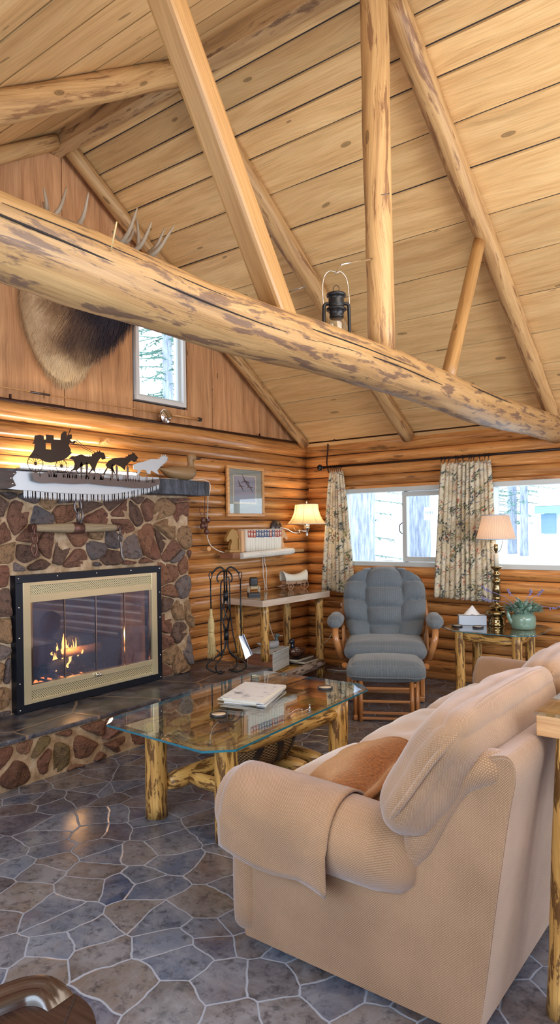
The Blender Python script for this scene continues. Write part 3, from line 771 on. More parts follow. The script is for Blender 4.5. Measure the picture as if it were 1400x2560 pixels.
tree(-1.6, 20, .16, 9, 'tree behind the hut roof', 110, 7)
tree(-7.7, 5.2, .14, 10, 'bare branchy tree outside the small gable window', 260, 8)
hz = zg(16)
t = thing('hut', (-.3, 17, hz), 'white hut with a pale blue roof band across the snow', 'building')
mb = MB(); mb.box((-.2, 17.6, hz + .6), (4.0, 2.6, 1.5)); build(mb, 'wall', 'hut', t)
mb = MB(); mb.box((-.2, 16.15, 1.94), (4.4, .3, .24)); build(mb, 'fascia', 'hutband', t)
mb = MB(); mb.prism([(-2.4, 2.05), (2.2, 2.05), (1.4, 2.7), (-1.7, 2.7)], lambda a, b, d: (a, 16 + d, b), 2.6); build(mb, 'roof', 'snow', t)
mb = MB(); mb.box((-2.05, 16.25, 1.5), (.45, .06, .62)); build(mb, 'door', 'hutdark', t)
mb = MB(); mb.box((-6.7, 14, .9), (.6, .8, .9)); build(mb, 'shed', 'redhut', None, 'faded red shed seen between the trunks', 'building')
t = thing('sign_board', (-1.66, 6.7, 1.5), 'small white sign on the furrowed trunk outside', 'sign')
mb = MB(); mb.box((-1.66, 6.7, 1.74), (.22, .03, .26)); build(mb, 'board', 'hut', t)
mb = MB()
for k in range(5): mb.box((-1.73 + k * .035, 6.68, 1.76), (.010, .006, .06 if k % 2 else .045))
build(mb, 'lettering', 'hutdark', t)
mb = MB(); mb.soft((-1.9, 6.0, .05), (2.2, .9, 1.0), .3, (0, 0, .1), 8, fn=lambda p, q: p * (1 + .12 * noise.noise(q * 3))); build(mb, 'boulder', 'bark', None, 'bluish snowy mound in front of the trunks outside', 'mound')

# ------------------------------------------------------------------ stone fireplace
def stones(mb, a0, a1, b0, b1, cell, fn, holes=(), seed=0, gap=.014, h=.035, jitter=.38, n=3):
    """cobbles on a plane: fn(a,b,depth) -> point"""
    rg = random.Random(seed); pts = []
    na = int((a1 - a0) / cell) + 1; nb = int((b1 - b0) / cell) + 1
    for i in range(-1, na + 2):
        for j in range(-1, nb + 2):
            pts.append((a0 + (i + .5 + (j % 2) * .4) * cell + rg.uniform(-1, 1) * cell * jitter, b0 + (j + .5) * cell * .95 + rg.uniform(-1, 1) * cell * jitter))
    def clip(poly, nx, ny, d):
        out = []
        for i in range(len(poly)):
            p, q = poly[i], poly[(i + 1) % len(poly)]
            dp = p[0] * nx + p[1] * ny - d; dq = q[0] * nx + q[1] * ny - d
            if dp <= 0: out.append(p)
            if dp * dq < 0: t = dp / (dp - dq); out.append((p[0] + (q[0] - p[0]) * t, p[1] + (q[1] - p[1]) * t))
        return out
    for i, (x, y) in enumerate(pts):
        poly = [(a0, b0), (a1, b0), (a1, b1), (a0, b1)]
        g = gap * rg.uniform(.5, 1.9)
        poly = [(a0 + g * .6, b0 + g * .3), (a1 - g * .1, b0 + g * .3), (a1 - g * .1, b1 - g * .3), (a0 + g * .6, b1 - g * .3)]
        for j, (u, v) in enumerate(pts):
            if i == j: continue
            dx, dy = u - x, v - y; l = hypot(dx, dy)
            if l > cell * 3.2 or l < 1e-6: continue
            nx, ny = dx / l, dy / l; poly = clip(poly, nx, ny, (x * nx + y * ny) + l / 2 - g)
            if len(poly) < 3: break
        for (h0, h1, k0, k1) in holes:
            if len(poly) < 3: break
            cx_, cy_ = sum(p[0] for p in poly) / len(poly), sum(p[1] for p in poly) / len(poly)
            if min(p[0] for p in poly) < h1 and max(p[0] for p in poly) > h0 and min(p[1] for p in poly) < k1 and max(p[1] for p in poly) > k0:
                opts = [(cx_ - h1, (-1, 0, -h1 - .004)), (h0 - cx_, (1, 0, h0 - .004)), (cy_ - k1, (0, -1, -k1 - .004)), (k0 - cy_, (0, 1, k0 - .004))]
                o = max(opts); 
                if o[0] < -cell * .5: poly = []; break
                poly = clip(poly, *o[1])
        if len(poly) < 3: continue
        cx_, cy_ = sum(p[0] for p in poly) / len(poly), sum(p[1] for p in poly) / len(poly)
        ar = abs(sum(poly[k][0] * poly[(k + 1) % len(poly)][1] - poly[(k + 1) % len(poly)][0] * poly[k][1] for k in range(len(poly)))) / 2
        if ar < (cell * .22) ** 2: continue
        bd = []; m_ = len(poly)
        for k in range(m_):
            p, q = poly[k], poly[(k + 1) % m_]; st = max(2, int(hypot(p[0] - q[0], p[1] - q[1]) / .022))
            for s_ in range(st):
                t = s_ / st; bd.append((p[0] + (q[0] - p[0]) * t, p[1] + (q[1] - p[1]) * t))
        # soften corners
        for _ in range(1): bd = [((bd[k - 1][0] + 2 * bd[k][0] + bd[(k + 1) % len(bd)][0]) / 4, (bd[k - 1][1] + 2 * bd[k][1] + bd[(k + 1) % len(bd)][1]) / 4) for k in range(len(bd))]
        K = len(bd); rings = []; hh = h * rg.uniform(.55, 1.25); tx, ty = rg.uniform(-.3, .3), rg.uniform(-.3, .3)
        for (sc, dz) in ((1.0, -.01), (.97, .4), (.88, .85), (.6, 1.0), (.3, 1.05)):
            row = []
            for (u, v) in bd:
                du, dv = u - cx_, v - cy_
                nz = noise.noise(Vector((u * 22, v * 22, i))) * 1.2 + .7 * noise.noise(Vector((u * 50, v * 50, i)))
                w = 1 + (.06 * noise.noise(Vector((u * 16, v * 16, i + .5))) if sc < .99 else .05 * nz)
                z = hh * dz + (tx * du + ty * dv) * (dz > .3) + (.009 * nz if dz > .2 else 0)
                row.append(fn(cx_ + du * sc * w, cy_ + dv * sc * w, max(z, -.01)))
            rings.append(row)
        vs = [p for r in rings for p in r] + [fn(cx_, cy_, hh * 1.05)]; F = []
        for r in range(len(rings) - 1):
            for k in range(K): k2 = (k + 1) % K; F.append((r * K + k, r * K + k2, (r + 1) * K + k2, (r + 1) * K + k))
        b_ = (len(rings) - 1) * K
        for k in range(K): F.append((b_ + k, b_ + (k + 1) % K, len(vs) - 1))
        mb.add(vs, F, None, 0, True)

FP = thing('stone_fireplace', (0.2, -3.2, 0), 'rough lava stone fireplace with slate hearth and glass doors on the log wall', 'fireplace')
FY0, FY1, FZ0, FZ1 = -3.745, -2.47, .305, 1.21     # steel surround
OY0, OY1, OZ0, OZ1 = -3.62, -2.59, .36, 1.10       # firebox opening
mb = MB()
def slabA(y0, y1, z0, z1, x0=-.05, x1=CHX): mb.box(((x0 + x1) / 2, (y0 + y1) / 2, (z0 + z1) / 2), (x1 - x0, y1 - y0, z1 - z0))
slabA(CH0, OY0, .0, 1.80); slabA(OY1, CH1, 0, 1.80); slabA(OY0, OY1, 0, OZ0); slabA(OY0, OY1, OZ1, 1.80)
slabA(CH0, -1.62, 0, .27, 0, .72)
build(mb, 'mortar', 'mortar', FP)
mb = MB(); fnA = lambda a, b, d: (CHX + d, a, b)
stones(mb, -4.75, CH1 + .015, .30, 1.76, .165, fnA, holes=[(FY0 - .005, FY1 + .005, FZ0, FZ1 + .02)], seed=5, gap=.005, h=.034, jitter=.48)
build(mb, 'stone_facing', 'rock', FP)
mb = MB(); stones(mb, -4.9, -1.66, .0, .262, .185, lambda a, b, d: (.72 + d, a, b), seed=11, gap=.014, h=.026, jitter=.45)
build(mb, 'hearth_stone_facing', 'rock2', FP)
mb = MB(); mb.box((.365, (CH0 - 1.60) / 2, .2835), (.76, -1.60 - CH0, .027)); build(mb, 'hearth_slab', 'slate', FP, bevel=.006)
mb = MB()   # firebox, a recessed box of sooty brick
bx0, bx1 = -.36, .2
mb.box(((bx0 + bx1) / 2, (OY0 + OY1) / 2, OZ0 - .03), (bx1 - bx0, OY1 - OY0 + .1, .04)); mb.box(((bx0 + bx1) / 2, (OY0 + OY1) / 2, OZ1 + .03), (bx1 - bx0, OY1 - OY0 + .1, .04))
mb.box((bx0 - .02, (OY0 + OY1) / 2, .73), (.04, OY1 - OY0 + .1, .85)); mb.box(((bx0 + bx1) / 2, OY0 - .02, .73), (bx1 - bx0, .04, .85)); mb.box(((bx0 + bx1) / 2, OY1 + .02, .73), (bx1 - bx0, .04, .85))
build(mb, 'firebox', 'soot', FP)
fFr = lambda a, b, d: (CHX + d, a, b)
mb = MB(); frame_rect(mb, fFr, FY0, FY1, FZ0, FZ1, .052, -.02, .065); sr = build(mb, 'steel_surround', 'blacksteel', FP, bevel=.002)
for y, z in [(y, FZ1 - .02) for y in (FY0 + .02, -3.43, -3.1, -2.78, FY1 - .02)] + [(y, z) for z in (FZ0 + .02, .5, .8, 1.0) for y in (FY0 + .02, FY1 - .02)]:
    mb = MB(); mb.sphere((CHX + .066, y, z), .007, 8); build(mb, 'screw', 'chrome', sr)
bY0, bY1, bZ0, bZ1 = FY0 + .05, FY1 - .05, FZ0 + .05, FZ1 - .05
mb = MB(); 
for a0, a1, c0, c1 in ((bY0, bY0 + .055, bZ0, bZ1), (bY1 - .055, bY1, bZ0, bZ1)): mb.box((CHX + .045, (a0 + a1) / 2, (c0 + c1) / 2), (.05, a1 - a0, c1 - c0))
for c0, c1 in ((bZ0, bZ0 + .024), (bZ1 - .024, bZ1), (bZ0 + .082, bZ0 + .12), (bZ1 - .135, bZ1 - .085)): mb.box((CHX + .042, (bY0 + bY1) / 2, (c0 + c1) / 2), (.05, bY1 - bY0 - .10, c1 - c0))
build(mb, 'brass_frame', 'brass', FP, bevel=.002)
for c0, c1 in ((bZ0 + .024, bZ0 + .082), (bZ1 - .085, bZ1 - .024)):
    mb = MB(); mb.box((CHX + .05, (bY0 + bY1) / 2, (c0 + c1) / 2), (.01, bY1 - bY0 - .11, c1 - c0)); build(mb, 'vent_grille', 'vent', FP)
gy0, gy1, gz0, gz1 = bY0 + .058, bY1 - .058, bZ0 + .12, bZ1 - .135
for k in range(4):
    a0 = lerp(gy0, gy1, k / 4); a1 = lerp(gy0, gy1, (k + 1) / 4)
    mb = MB(); mb.box((CHX + .052, (a0 + a1) / 2, (gz0 + gz1) / 2), (.005, a1 - a0 - .004, gz1 - gz0)); dr = build(mb, 'glass_door', 'door_glass', FP)
    mb = MB(); mb.box((CHX + .055, a0 + (.008 if k == 0 else .0025), (gz0 + gz1) / 2), (.012, .014 if k == 0 else .005, gz1 - gz0))
    if k == 3: mb.box((CHX + .055, a1 - .01, (gz0 + gz1) / 2), (.012, .022, gz1 - gz0))
    build(mb, 'door_stile', 'chrome', dr)
mb = MB(); mb.sphere((CHX + .085, (gy0 + gy1) / 2 - .012, bZ0 + .10), .013, 12); mb.sphere((CHX + .085, (gy0 + gy1) / 2 + .014, bZ0 + .10), .013, 12)
mb.tube([(CHX + .06, (gy0 + gy1) / 2, bZ0 + .10), (CHX + .085, (gy0 + gy1) / 2, bZ0 + .10)], .006, 8); build(mb, 'door_knob', 'chrome', FP)
# grate, logs and fire
mb = MB()
for k in range(6): mb.tube(catmull([(.14, -3.36 + k * .09, .50), (.12, -3.36 + k * .09, .43), (-.2, -3.36 + k * .09, .43)], 4), .009, 6)
mb.tube([(.10, -3.42, .425), (.10, -2.86, .425)], .009, 6); mb.tube([(-.15, -3.42, .425), (-.15, -2.86, .425)], .009, 6)
for y in (-3.38, -2.9):
    for x in (.08, -.15): mb.tube([(x, y, .425), (x, y, .352)], .009, 6)
build(mb, 'fire_grate', 'black', None, 'black iron grate holding the burning logs in the firebox', 'grate')
def flog(a, b, r, mat, label, seed): logthing('firewood_log', a, b, r, r * .9, mat, label, 'log', .15, n=12, seed=seed)
flog((.02, -3.36, .50), (-.02, -3.14, .52), .04, 'burnt', 'charred black log at the left of the fire', 31)
flog((-.06, -3.40, .47), (-.10, -2.95, .48), .045, 'burnt', 'charred log lying low across the grate', 32)
flog((-.02, -3.20, .58), (-.04, -2.82, .585), .035, 'halfburnt', 'pale half burnt log lying on top of the fire', 33)
flog((.0, -3.10, .47), (-.2, -3.0, .52), .032, 'burnt', 'charred log end pointing back into the firebox', 34)
rg = random.Random(4); mb = MB()
for k in range(70): mb.sphere((rg.uniform(-.22, .08), rg.uniform(-3.36, -2.86), .355 + rg.uniform(0, .02)), rg.uniform(.008, .022), 6)
build(mb, 'embers', 'ember', None, 'glowing embers under the grate', 'embers', kind='stuff')
mb = MB()
for k in range(34):
    y = rg.gauss(-3.12, .05); x = rg.uniform(-.16, .02); h = rg.uniform(.03, .13) * max(.3, 1.3 - abs(y + 3.12) * 7); z = rg.uniform(.44, .60); w = rg.uniform(.004, .010)
    mb.tube(catmull([(x, y, z), (x, y + rg.uniform(-.012, .012), z + h * .4), (x + .004, y + rg.uniform(-.01, .01), z + h * .75), (x, y, z + h)], 3), [w * .6, w * .8, w, w, w * .9, w * .7, w * .5, w * .3, w * .15, .0005], 7)
build(mb, 'flames', 'flame', None, 'orange flames rising through the logs', 'fire', kind='stuff')
point('fire_glow', (.05, -3.12, .66), 9, (1.0, .45, .15), .06)
rg = random.Random(9); mb = MB()
for k in range(160): mb.sphere((rg.uniform(-.3, .15), rg.uniform(-3.55, -2.65), .345 + rg.uniform(0, .012)), rg.uniform(.008, .02), 5)
build(mb, 'ash', 'iron_grey', None, 'grey ash and cinders on the firebox floor', 'ash', kind='stuff')

# mantel
mb = MB(); P = []
mb.soft((.2, -3.62, 1.84), (.34, 3.32, .125), .01, (0, 0, 0), 24, fn=lambda p, q: p + Vector((0, 0, .008 * noise.noise(Vector((p.y * 6, p.x * 9, 1))))))
build(mb, 'mantel_shelf', 'mantel', None, 'charred black timber mantel shelf above the stone chimney', 'shelf')

# ------------------------------------------------------------------ sofa
SF = thing('sofa', (3.2, -3.3, 0), 'tan dotted chenille three-seat sofa with rolled arms', 'sofa')
SY0, SY1 = -4.37, -1.80
prof = [(2.775, .03), (2.755, .12), (2.75, .30), (2.76, .47), (2.9, .50), (3.2, .49), (3.38, .49), (3.44, .50), (3.50, .575), (3.555, .68), (3.605, .77), (3.655, .82), (3.70, .843), (3.742, .846), (3.757, .80), (3.735, .68), (3.70, .45), (3.665, .2), (3.64, .03)]
pc = [(p.x, p.z) for p in catmull([(a, 0, b) for a, b in prof], 4)]
def side_panel(y0, y1, nm):
    mb = MB(); mb.prism(pc, lambda a, b, d: (a, y0 + d, b), y1 - y0); 
    o = build(mb, nm, 'sofa', SF, bevel=.012); return o
side_panel(SY0, SY0 + .17, 'side_panel'); side_panel(SY1 - .17, SY1, 'side_panel')
mb = MB(); mb.soft((3.20, (SY0 + SY1) / 2, .19), (.86, SY1 - SY0 - .3, .32), .04, n=8); build(mb, 'base', 'sofa', SF)
mb = MB()
bprof = [(3.60, .04), (3.48, .10), (3.46, .3), (3.48, .50), (3.545, .66), (3.60, .77), (3.655, .83), (3.70, .852), (3.742, .852), (3.758, .80), (3.737, .68), (3.702, .45), (3.667, .2), (3.64, .03)]
bpc = [(p.x, p.z) for p in catmull([(a, 0, b) for a, b in bprof], 4)]
mb.prism(bpc, lambda a, b, d: (a, SY0 + .004 + d, b), SY1 - SY0 - .008)
build(mb, 'back_frame', 'sofa', SF, bevel=.014)
def arm(yc, sgn, nm):
    """rolled arm along X, bulging outward by sgn"""
    P = []; n = 26
    st = [(2.66, .30), (2.665, .62), (2.69, .86), (2.74, .98), (2.82, 1.0), (3.0, .99), (3.2, .97), (3.32, .94), (3.40, .82), (3.445, .58), (3.465, .2)]
    mb = MB(); rows = []
    for x, k in st:
        r = .14 * k; row = []
        zc = .485 - (x - 2.7) * .03
        for j in range(n + 1):
            a = 2 * pi * j / n
            row.append((x, yc + r * cos(a) * 1.0, zc + r * sin(a) * 1.02 * (1.0 if sin(a) > 0 else .9)))
        rows.append(row)
    mb.grid(rows)
    c0 = (2.66, yc, .49); mb.add([c0] + rows[0], [(0, j + 2, j + 1) for j in range(n)], None, 0, True)
    a = build(mb, nm, 'sofa', SF); return a
a1 = arm(SY0 + .055, -1, 'arm'); a2 = arm(SY1 - .055, 1, 'arm')
# front post under the near arm
for y0 in (SY0 + .085, SY1 - .085):
    mb = MB(); mb.soft((2.765, y0, .20), (.13, .185, .34), .05, (.01, .006, 0), 8); build(mb, 'arm_front', 'sofa', SF)
def cover(yc, x0, x1, hang_o, hang_i, nm, sg):
    mb = MB(); rows = []
    for i in range(21):
        t = i / 20; x = lerp(x0, x1, t); row = []; zc = .485 - (x - 2.7) * .03
        ks = .90 + .08 * min(1, (x - 2.66) / .1) if x < 2.76 else .985
        r = .14 * ks + .008; lo = hang_o(t)
        row = []
        for j in range(27):
            s = j / 26
            # outer hanging edge -> over the top -> inner side
            L1 = lo; L2 = r * pi * .92; tot = L1 + L2; q = s * tot
            if q < L1:
                yy = -r - .004 * sin(t * 9); zz = (q - L1)
                row.append((x, yc + sg * -yy * -1 if False else yc + sg * (r + .004 + .006 * sin(t * 7 + q * 9)), zc + zz))
            else:
                a = (q - L1) / r; row.append((x, yc + sg * r * cos(a), zc + r * sin(a) * 1.02))
        rows.append(row)
    mb.grid(rows); o = build(mb, nm, 'sofa', SF); 
    sd = o.modifiers.new('thick', 'SOLIDIFY'); sd.thickness = .008; sd.offset = 0; return o
cover(SY0 + .055, 2.735, 3.19, lambda t: .105 + .035 * t + .03 * sin(t * 5.0) * (t) + (.05 * max(0, t - .75) * 4 * .5), None, 'arm_cover', -1)
cover(SY1 - .055, 2.69, 3.15, lambda t: .09 + .02 * t, None, 'arm_cover', -1)
# rolled lip that runs up the side of the back
for yy, sg in ((SY0 + .028, 1), (SY1 - .028, -1)):
    cp = catmull([(3.40, yy, .44), (3.435, yy, .50), (3.485, yy, .585), (3.54, yy, .69), (3.59, yy, .762), (3.64, yy + sg * .004, .792), (3.68, yy + sg * .014, .804), (3.705, yy + sg * .040, .800)], 5)
    mb = MB(); mb.tube(cp, [.034 + .020 * min(1, i / 8) - .010 * max(0, (i - 30) / 10) for i in range(len(cp))], 18); build(mb, 'back_lip', 'sofa', SF)
sw = (SY1 - .20 - (SY0 + .20)) / 3
for k in range(3):
    yc = SY0 + .20 + sw * (k + .5)
    def tuft(p, q):
        if q.z > .2:
            for ux, uy in ((-.35, -.4), (-.35, .4), (.3, -.4), (.3, .4)):
                d2 = (q.x - ux) ** 2 + (q.y - uy) ** 2; p.z -= .022 * math.exp(-d2 / .03)
            p.z += .006 * noise.noise(Vector((p.x * 8, p.y * 8, k)))
        return p
    mb = MB(); mb.soft((2.985, yc, .405), (.64, sw - .004, .17), .07, (.015, .0, .045), 22, fn=tuft)
    build(mb, 'seat_cushion', 'sofa_seat', SF)
by = [(-4.46, -3.54), (-3.54, -2.80), (-2.80, -2.06)]
for k, (y0, y1) in enumerate(by):
    R = Matrix.Rotation(radians(32), 4, 'Y')
    def crump(p, q, k=k):
        f = (1 - q.y ** 2)
        p.x *= .80 + .20 * max(0, f) ** .5
        if q.z > 0: p.x *= 1 - .25 * q.z ** 2
        p.z += .022 * f * (1 if q.z > 0 else 0)
        for u, v, a in ((.15, .25, 1.0), (-.5, .1, 0.8), (.55, -.2, .7)):     # folds running off the welt
            d = (q.y - u) * .9 + (q.z - v) * .45; w = math.exp(-((q.y - u) ** 2 + (q.z - v) ** 2) / .10)
            p.x -= q.x * .014 * a * math.exp(-(d / .07) ** 2) * w * 1.6
        p.x += .008 * noise.noise(Vector((p.y * 9, p.z * 9, k * 3))); return p
    c = (3.505, (y0 + y1) / 2, .765)
    mb = MB(); mb.soft(c, (.175, y1 - y0 + .01, .43), .085, (.05, .0, .01), 26, R=R, fn=crump); bc_ = build(mb, 'back_cushion', 'sofa', SF)
    # welt around the knife edge
    ring = []
    hy, hz, rc = (y1 - y0) / 2 + .010, .224, .10
    for a in range(64):
        t = 2 * pi * a / 64; cy_ = abs(cos(t)) ** .35 * (1 if cos(t) > 0 else -1); cz = abs(sin(t)) ** .45 * (1 if sin(t) > 0 else -1)
        p = Vector((.004 + .01 * sin(t * 3), cy_ * hy, cz * hz + .018 * (cz > 0) * (1 - cy_ ** 2))); ring.append(Vector(c) + R @ p)
    mb = MB(); mb.tube(ring, .009, 8, closed=True); build(mb, 'welt', 'sofa', bc_)

mb = MB(); R = rotz(-.30) @ Matrix.Rotation(radians(-26), 4, 'Y') @ Matrix.Rotation(radians(18), 4, 'X')
def pil(p, q):
    e = max(abs(q.x), abs(q.y)); p.z *= max(.10, (1 - e ** 3)) ** .6
    p.x *= 1 - .06 * (1 - abs(q.y)); p.y *= 1 - .06 * (1 - abs(q.x))
    p.z += .012 * noise.noise(Vector((p.x * 9, p.y * 9, 2))); return p
mb.soft((3.04, -4.055, .515), (.47, .52, .20), .1, (0, 0, .03), 26, R=R, fn=pil)
pw = build(mb, 'throw_pillow', 'pillow', None, 'rust orange chenille pillow leaning in the near sofa corner', 'pillow')
mb = MB()
P = []
for i in range(12):
    P.append([(3.42 + .012 * j + .03 * sin(i * .8), -2.30 - .035 * i, .97 - .006 * (j - 5) ** 2 + .012 * sin(i * 2.1 + j)) for j in range(14)])
def thrw(p, q): p.x += .02 * noise.noise(q * 4); p.z += .02 * noise.noise(q * 5 + Vector((3, 3, 3))); return p
mb.soft((3.56, -1.98, .84), (.14, .34, .32), .06, (.02, .0, .02), 12, R=Matrix.Rotation(.3, 4, 'Y'), fn=thrw)
build(mb, 'throw_pillow', 'throw', None, 'dark patterned pillow at the far end of the sofa back', 'pillow')

# ------------------------------------------------------------------ log leg helper
def logleg(mb, x, y, z0, z1, r, seed, dx=0, dy=0):
    k = max(5, int((z1 - z0) / .07)); P = [(x + dx * i / k + .004 * noise.noise(Vector((i * .5, seed, 0))), y + dy * i / k, lerp(z0, z1, i / k)) for i in range(k + 1)]
    mb.tube(P, [r * (1 + .05 * noise.noise(Vector((i * .6, seed, 4)))) for i in range(k + 1)], 22, jit=.09, seed=seed)
def rail(mb, a, b, r, seed, tap=.7):
    k = max(6, int((Vector(b) - Vector(a)).length / .06)); P = path(a, b, k)
    R_ = [r * (tap if i in (0, k) else 1) * (1 + .07 * noise.noise(Vector((i * .4, seed, 4)))) for i in range(k + 1)]
    mb.tube(P, R_, 20, jit=.1, seed=seed)

# ------------------------------------------------------------------ coffee table
CT = thing('coffee_table', (1.9, -3.3, 0), 'glass topped coffee table on thick barky log legs', 'table')
legs = [(1.685, -3.80), (2.175, -3.80), (2.27, -2.95), (1.70, -2.90)]
for i, (x, y) in enumerate(legs):
    mb = MB(); logleg(mb, x, y, 0, .505, .057, 40 + i); build(mb, 'leg', 'leg_log', CT)
mb = MB(); rail(mb, (1.70, -3.76, .44), (1.71, -2.95, .44), .045, 45); build(mb, 'apron_rail', 'leg_log', CT)
mb = MB(); rail(mb, (2.185, -3.76, .44), (2.265, -2.99, .44), .045, 46); build(mb, 'apron_rail', 'leg_log', CT)
mb = MB(); rail(mb, (1.73, -3.80, .45), (2.13, -3.80, .45), .042, 47); build(mb, 'apron_rail', 'leg_log', CT)
mb = MB(); rail(mb, (1.74, -2.91, .45), (2.22, -2.94, .45), .042, 48); build(mb, 'apron_rail', 'leg_log', CT)
mb = MB(); rail(mb, (1.72, -3.76, .17), (1.735, -2.95, .15), .050, 49); build(mb, 'stretcher', 'leg_log', CT)
mb = MB(); rail(mb, (2.16, -3.76, .15), (2.235, -3.0, .15), .050, 50); build(mb, 'stretcher', 'leg_log', CT)
for i, y in enumerate((-3.62, -3.38, -3.12, -2.96)):
    mb = MB(); rail(mb, (1.77, y, .165), (2.15, y + .01, .15), .038, 51 + i, .8); build(mb, 'shelf_slat_log', 'leg_log', CT)
gp = [(1.507, -3.955), (1.58, -4.035), (2.27, -4.062), (2.378, -3.957), (2.294, -2.649), (2.199, -2.559), (1.458, -2.577), (1.408, -2.70)]
def glass_top(gp, z, parent, t=.012, inset=.022):
    cx_ = sum(p[0] for p in gp) / 8; cy_ = sum(p[1] for p in gp) / 8
    mb = MB(); k = 8
    ins = [(cx_ + (x - cx_) * (1 - inset / hypot(x - cx_, y - cy_) * 1.2), cy_ + (y - cy_) * (1 - inset / hypot(x - cx_, y - cy_) * 1.2)) for x, y in gp]
    vs = [(x, y, z) for x, y in gp] + [(x, y, z + t * .55) for x, y in gp] + [(x, y, z + t) for x, y in ins]
    mb.add(vs, [tuple(range(k))[::-1]], None, 0); mb.add(vs, [tuple(range(2 * k, 3 * k))], None, 0)
    mb.add(vs, [(i, (i + 1) % k, k + (i + 1) % k, k + i) for i in range(k)], None, 1)
    mb.add(vs, [(k + i, k + (i + 1) % k, 2 * k + (i + 1) % k, 2 * k + i) for i in range(k)], None, 0)
    return build(mb, 'glass_top', ['table_glass', 'glass_edge'], parent)
glass_top(gp, .507, CT, .019, .02)
TZ = .5265
def coaster(x, y, z, label, group=None):
    t = thing('coaster', (x, y, z), label, 'coaster', group)
    mb = MB(); mb.lathe([(0, 0), (.044, 0), (.047, .003), (.047, .011), (.042, .013), (.040, .010), (0, .010)], (x, y, z), 28); build(mb, 'rim', 'rubber', t)
    mb = MB(); mb.lathe([(0, .0101), (.037, .0101), (.037, .0112), (0, .0112)], (x, y, z), 24); build(mb, 'inlay', 'cork', t)
coaster(1.966, -3.62, TZ, 'round coaster beside the magazines, nearer the front of the glass coffee table')
coaster(2.095, -2.815, TZ, 'round coaster alone at the far corner of the glass coffee table')
quad = [(1.775, -3.40), (1.64, -3.02), (1.905, -2.955), (2.03, -3.36)]
cxm = sum(p[0] for p in quad) / 4; cym = sum(p[1] for p in quad) / 4
rg = random.Random(2)
names_m = ['bottom magazine of the stack on the coffee table', 'cream magazine low in the coffee table stack', 'white magazine just under the top one', 'top magazine with a grey mountain photo on its cover']
for k in range(4):
    a = [.10, -.06, .05, 0][k]; R = rotz(a); mb = MB(); z = TZ + k * .0065
    sh = [R @ Vector((x - cxm, y - cym, 0)) for x, y in quad]; pg = [(cxm + p.x + [.012, -.01, .012, 0][k], cym + p.y) for p in sh]
    t = thing('magazine', (cxm, cym, z), names_m[k], 'magazine', None)
    mb.prism(pg, lambda a, b, d: (a, b, z + d), .0055); build(mb, 'pages', 'paper' if k % 2 else 'white', t)
    mb = MB(); mb.prism(pg, lambda a, b, d: (a, b, z + .0056 + d), .0006); build(mb, 'cover', 'mag' if k == 3 else 'white', t)

# wicker creel basket on the lower logs
BK = thing('wicker_basket', (1.96, -3.24, .20), 'wicker creel with dark leather straps on the logs under the coffee table', 'basket')
R = rotz(1.50) @ Matrix.Scale(1.42, 4, (1, 0, 0)) @ Matrix.Scale(1.12, 4, (0, 1, 0)) @ Matrix.Scale(1.0, 4)
mb = MB(R and Matrix.Translation((1.96, -3.24, .20)) @ R)
mb.lathe([(.0, 0), (.125, 0), (.155, .05), (.165, .10), (.150, .155), (.125, .195), (.118, .195), (.14, .15), (.15, .1)], (0, 0, 0), 30, sy=.66); bk = build(mb, 'body', 'wicker', BK)
mb = MB(Matrix.Translation((1.96, -3.24, .20)) @ R); mb.lathe([(.132, .188), (.136, .205), (.10, .222), (0, .226)], (0, 0, 0), 30, sy=.66); build(mb, 'lid', 'leather', BK)
for k, ph in enumerate((-2.2, -1.57, -.9, 2.4)):
    mb = MB(Matrix.Translation((1.96, -3.24, .20)) @ R); rows = []
    for (r, z, da) in ((.130, .01, -.25 if k != 1 else 0), (.162, .05, -.15 if k != 1 else 0), (.172, .10, 0), (.157, .155, .1 if k != 1 else 0), (.137, .20, .2 if k != 1 else 0)):
        rows.append([(r * cos(ph + da + e * .10), r * .66 * sin(ph + da + e * .10) * 1.02, z) for e in (-1, 0, 1)])
    mb.grid(rows); build(mb, 'strap', 'leather', BK)
mb = MB(); mb.sphere((1.99, -3.16, .425), (.05, .04, .015), 12); build(mb, 'bottle_cap', 'bottlegreen', None, 'small green bottle cap lying on the creel lid', 'cap')

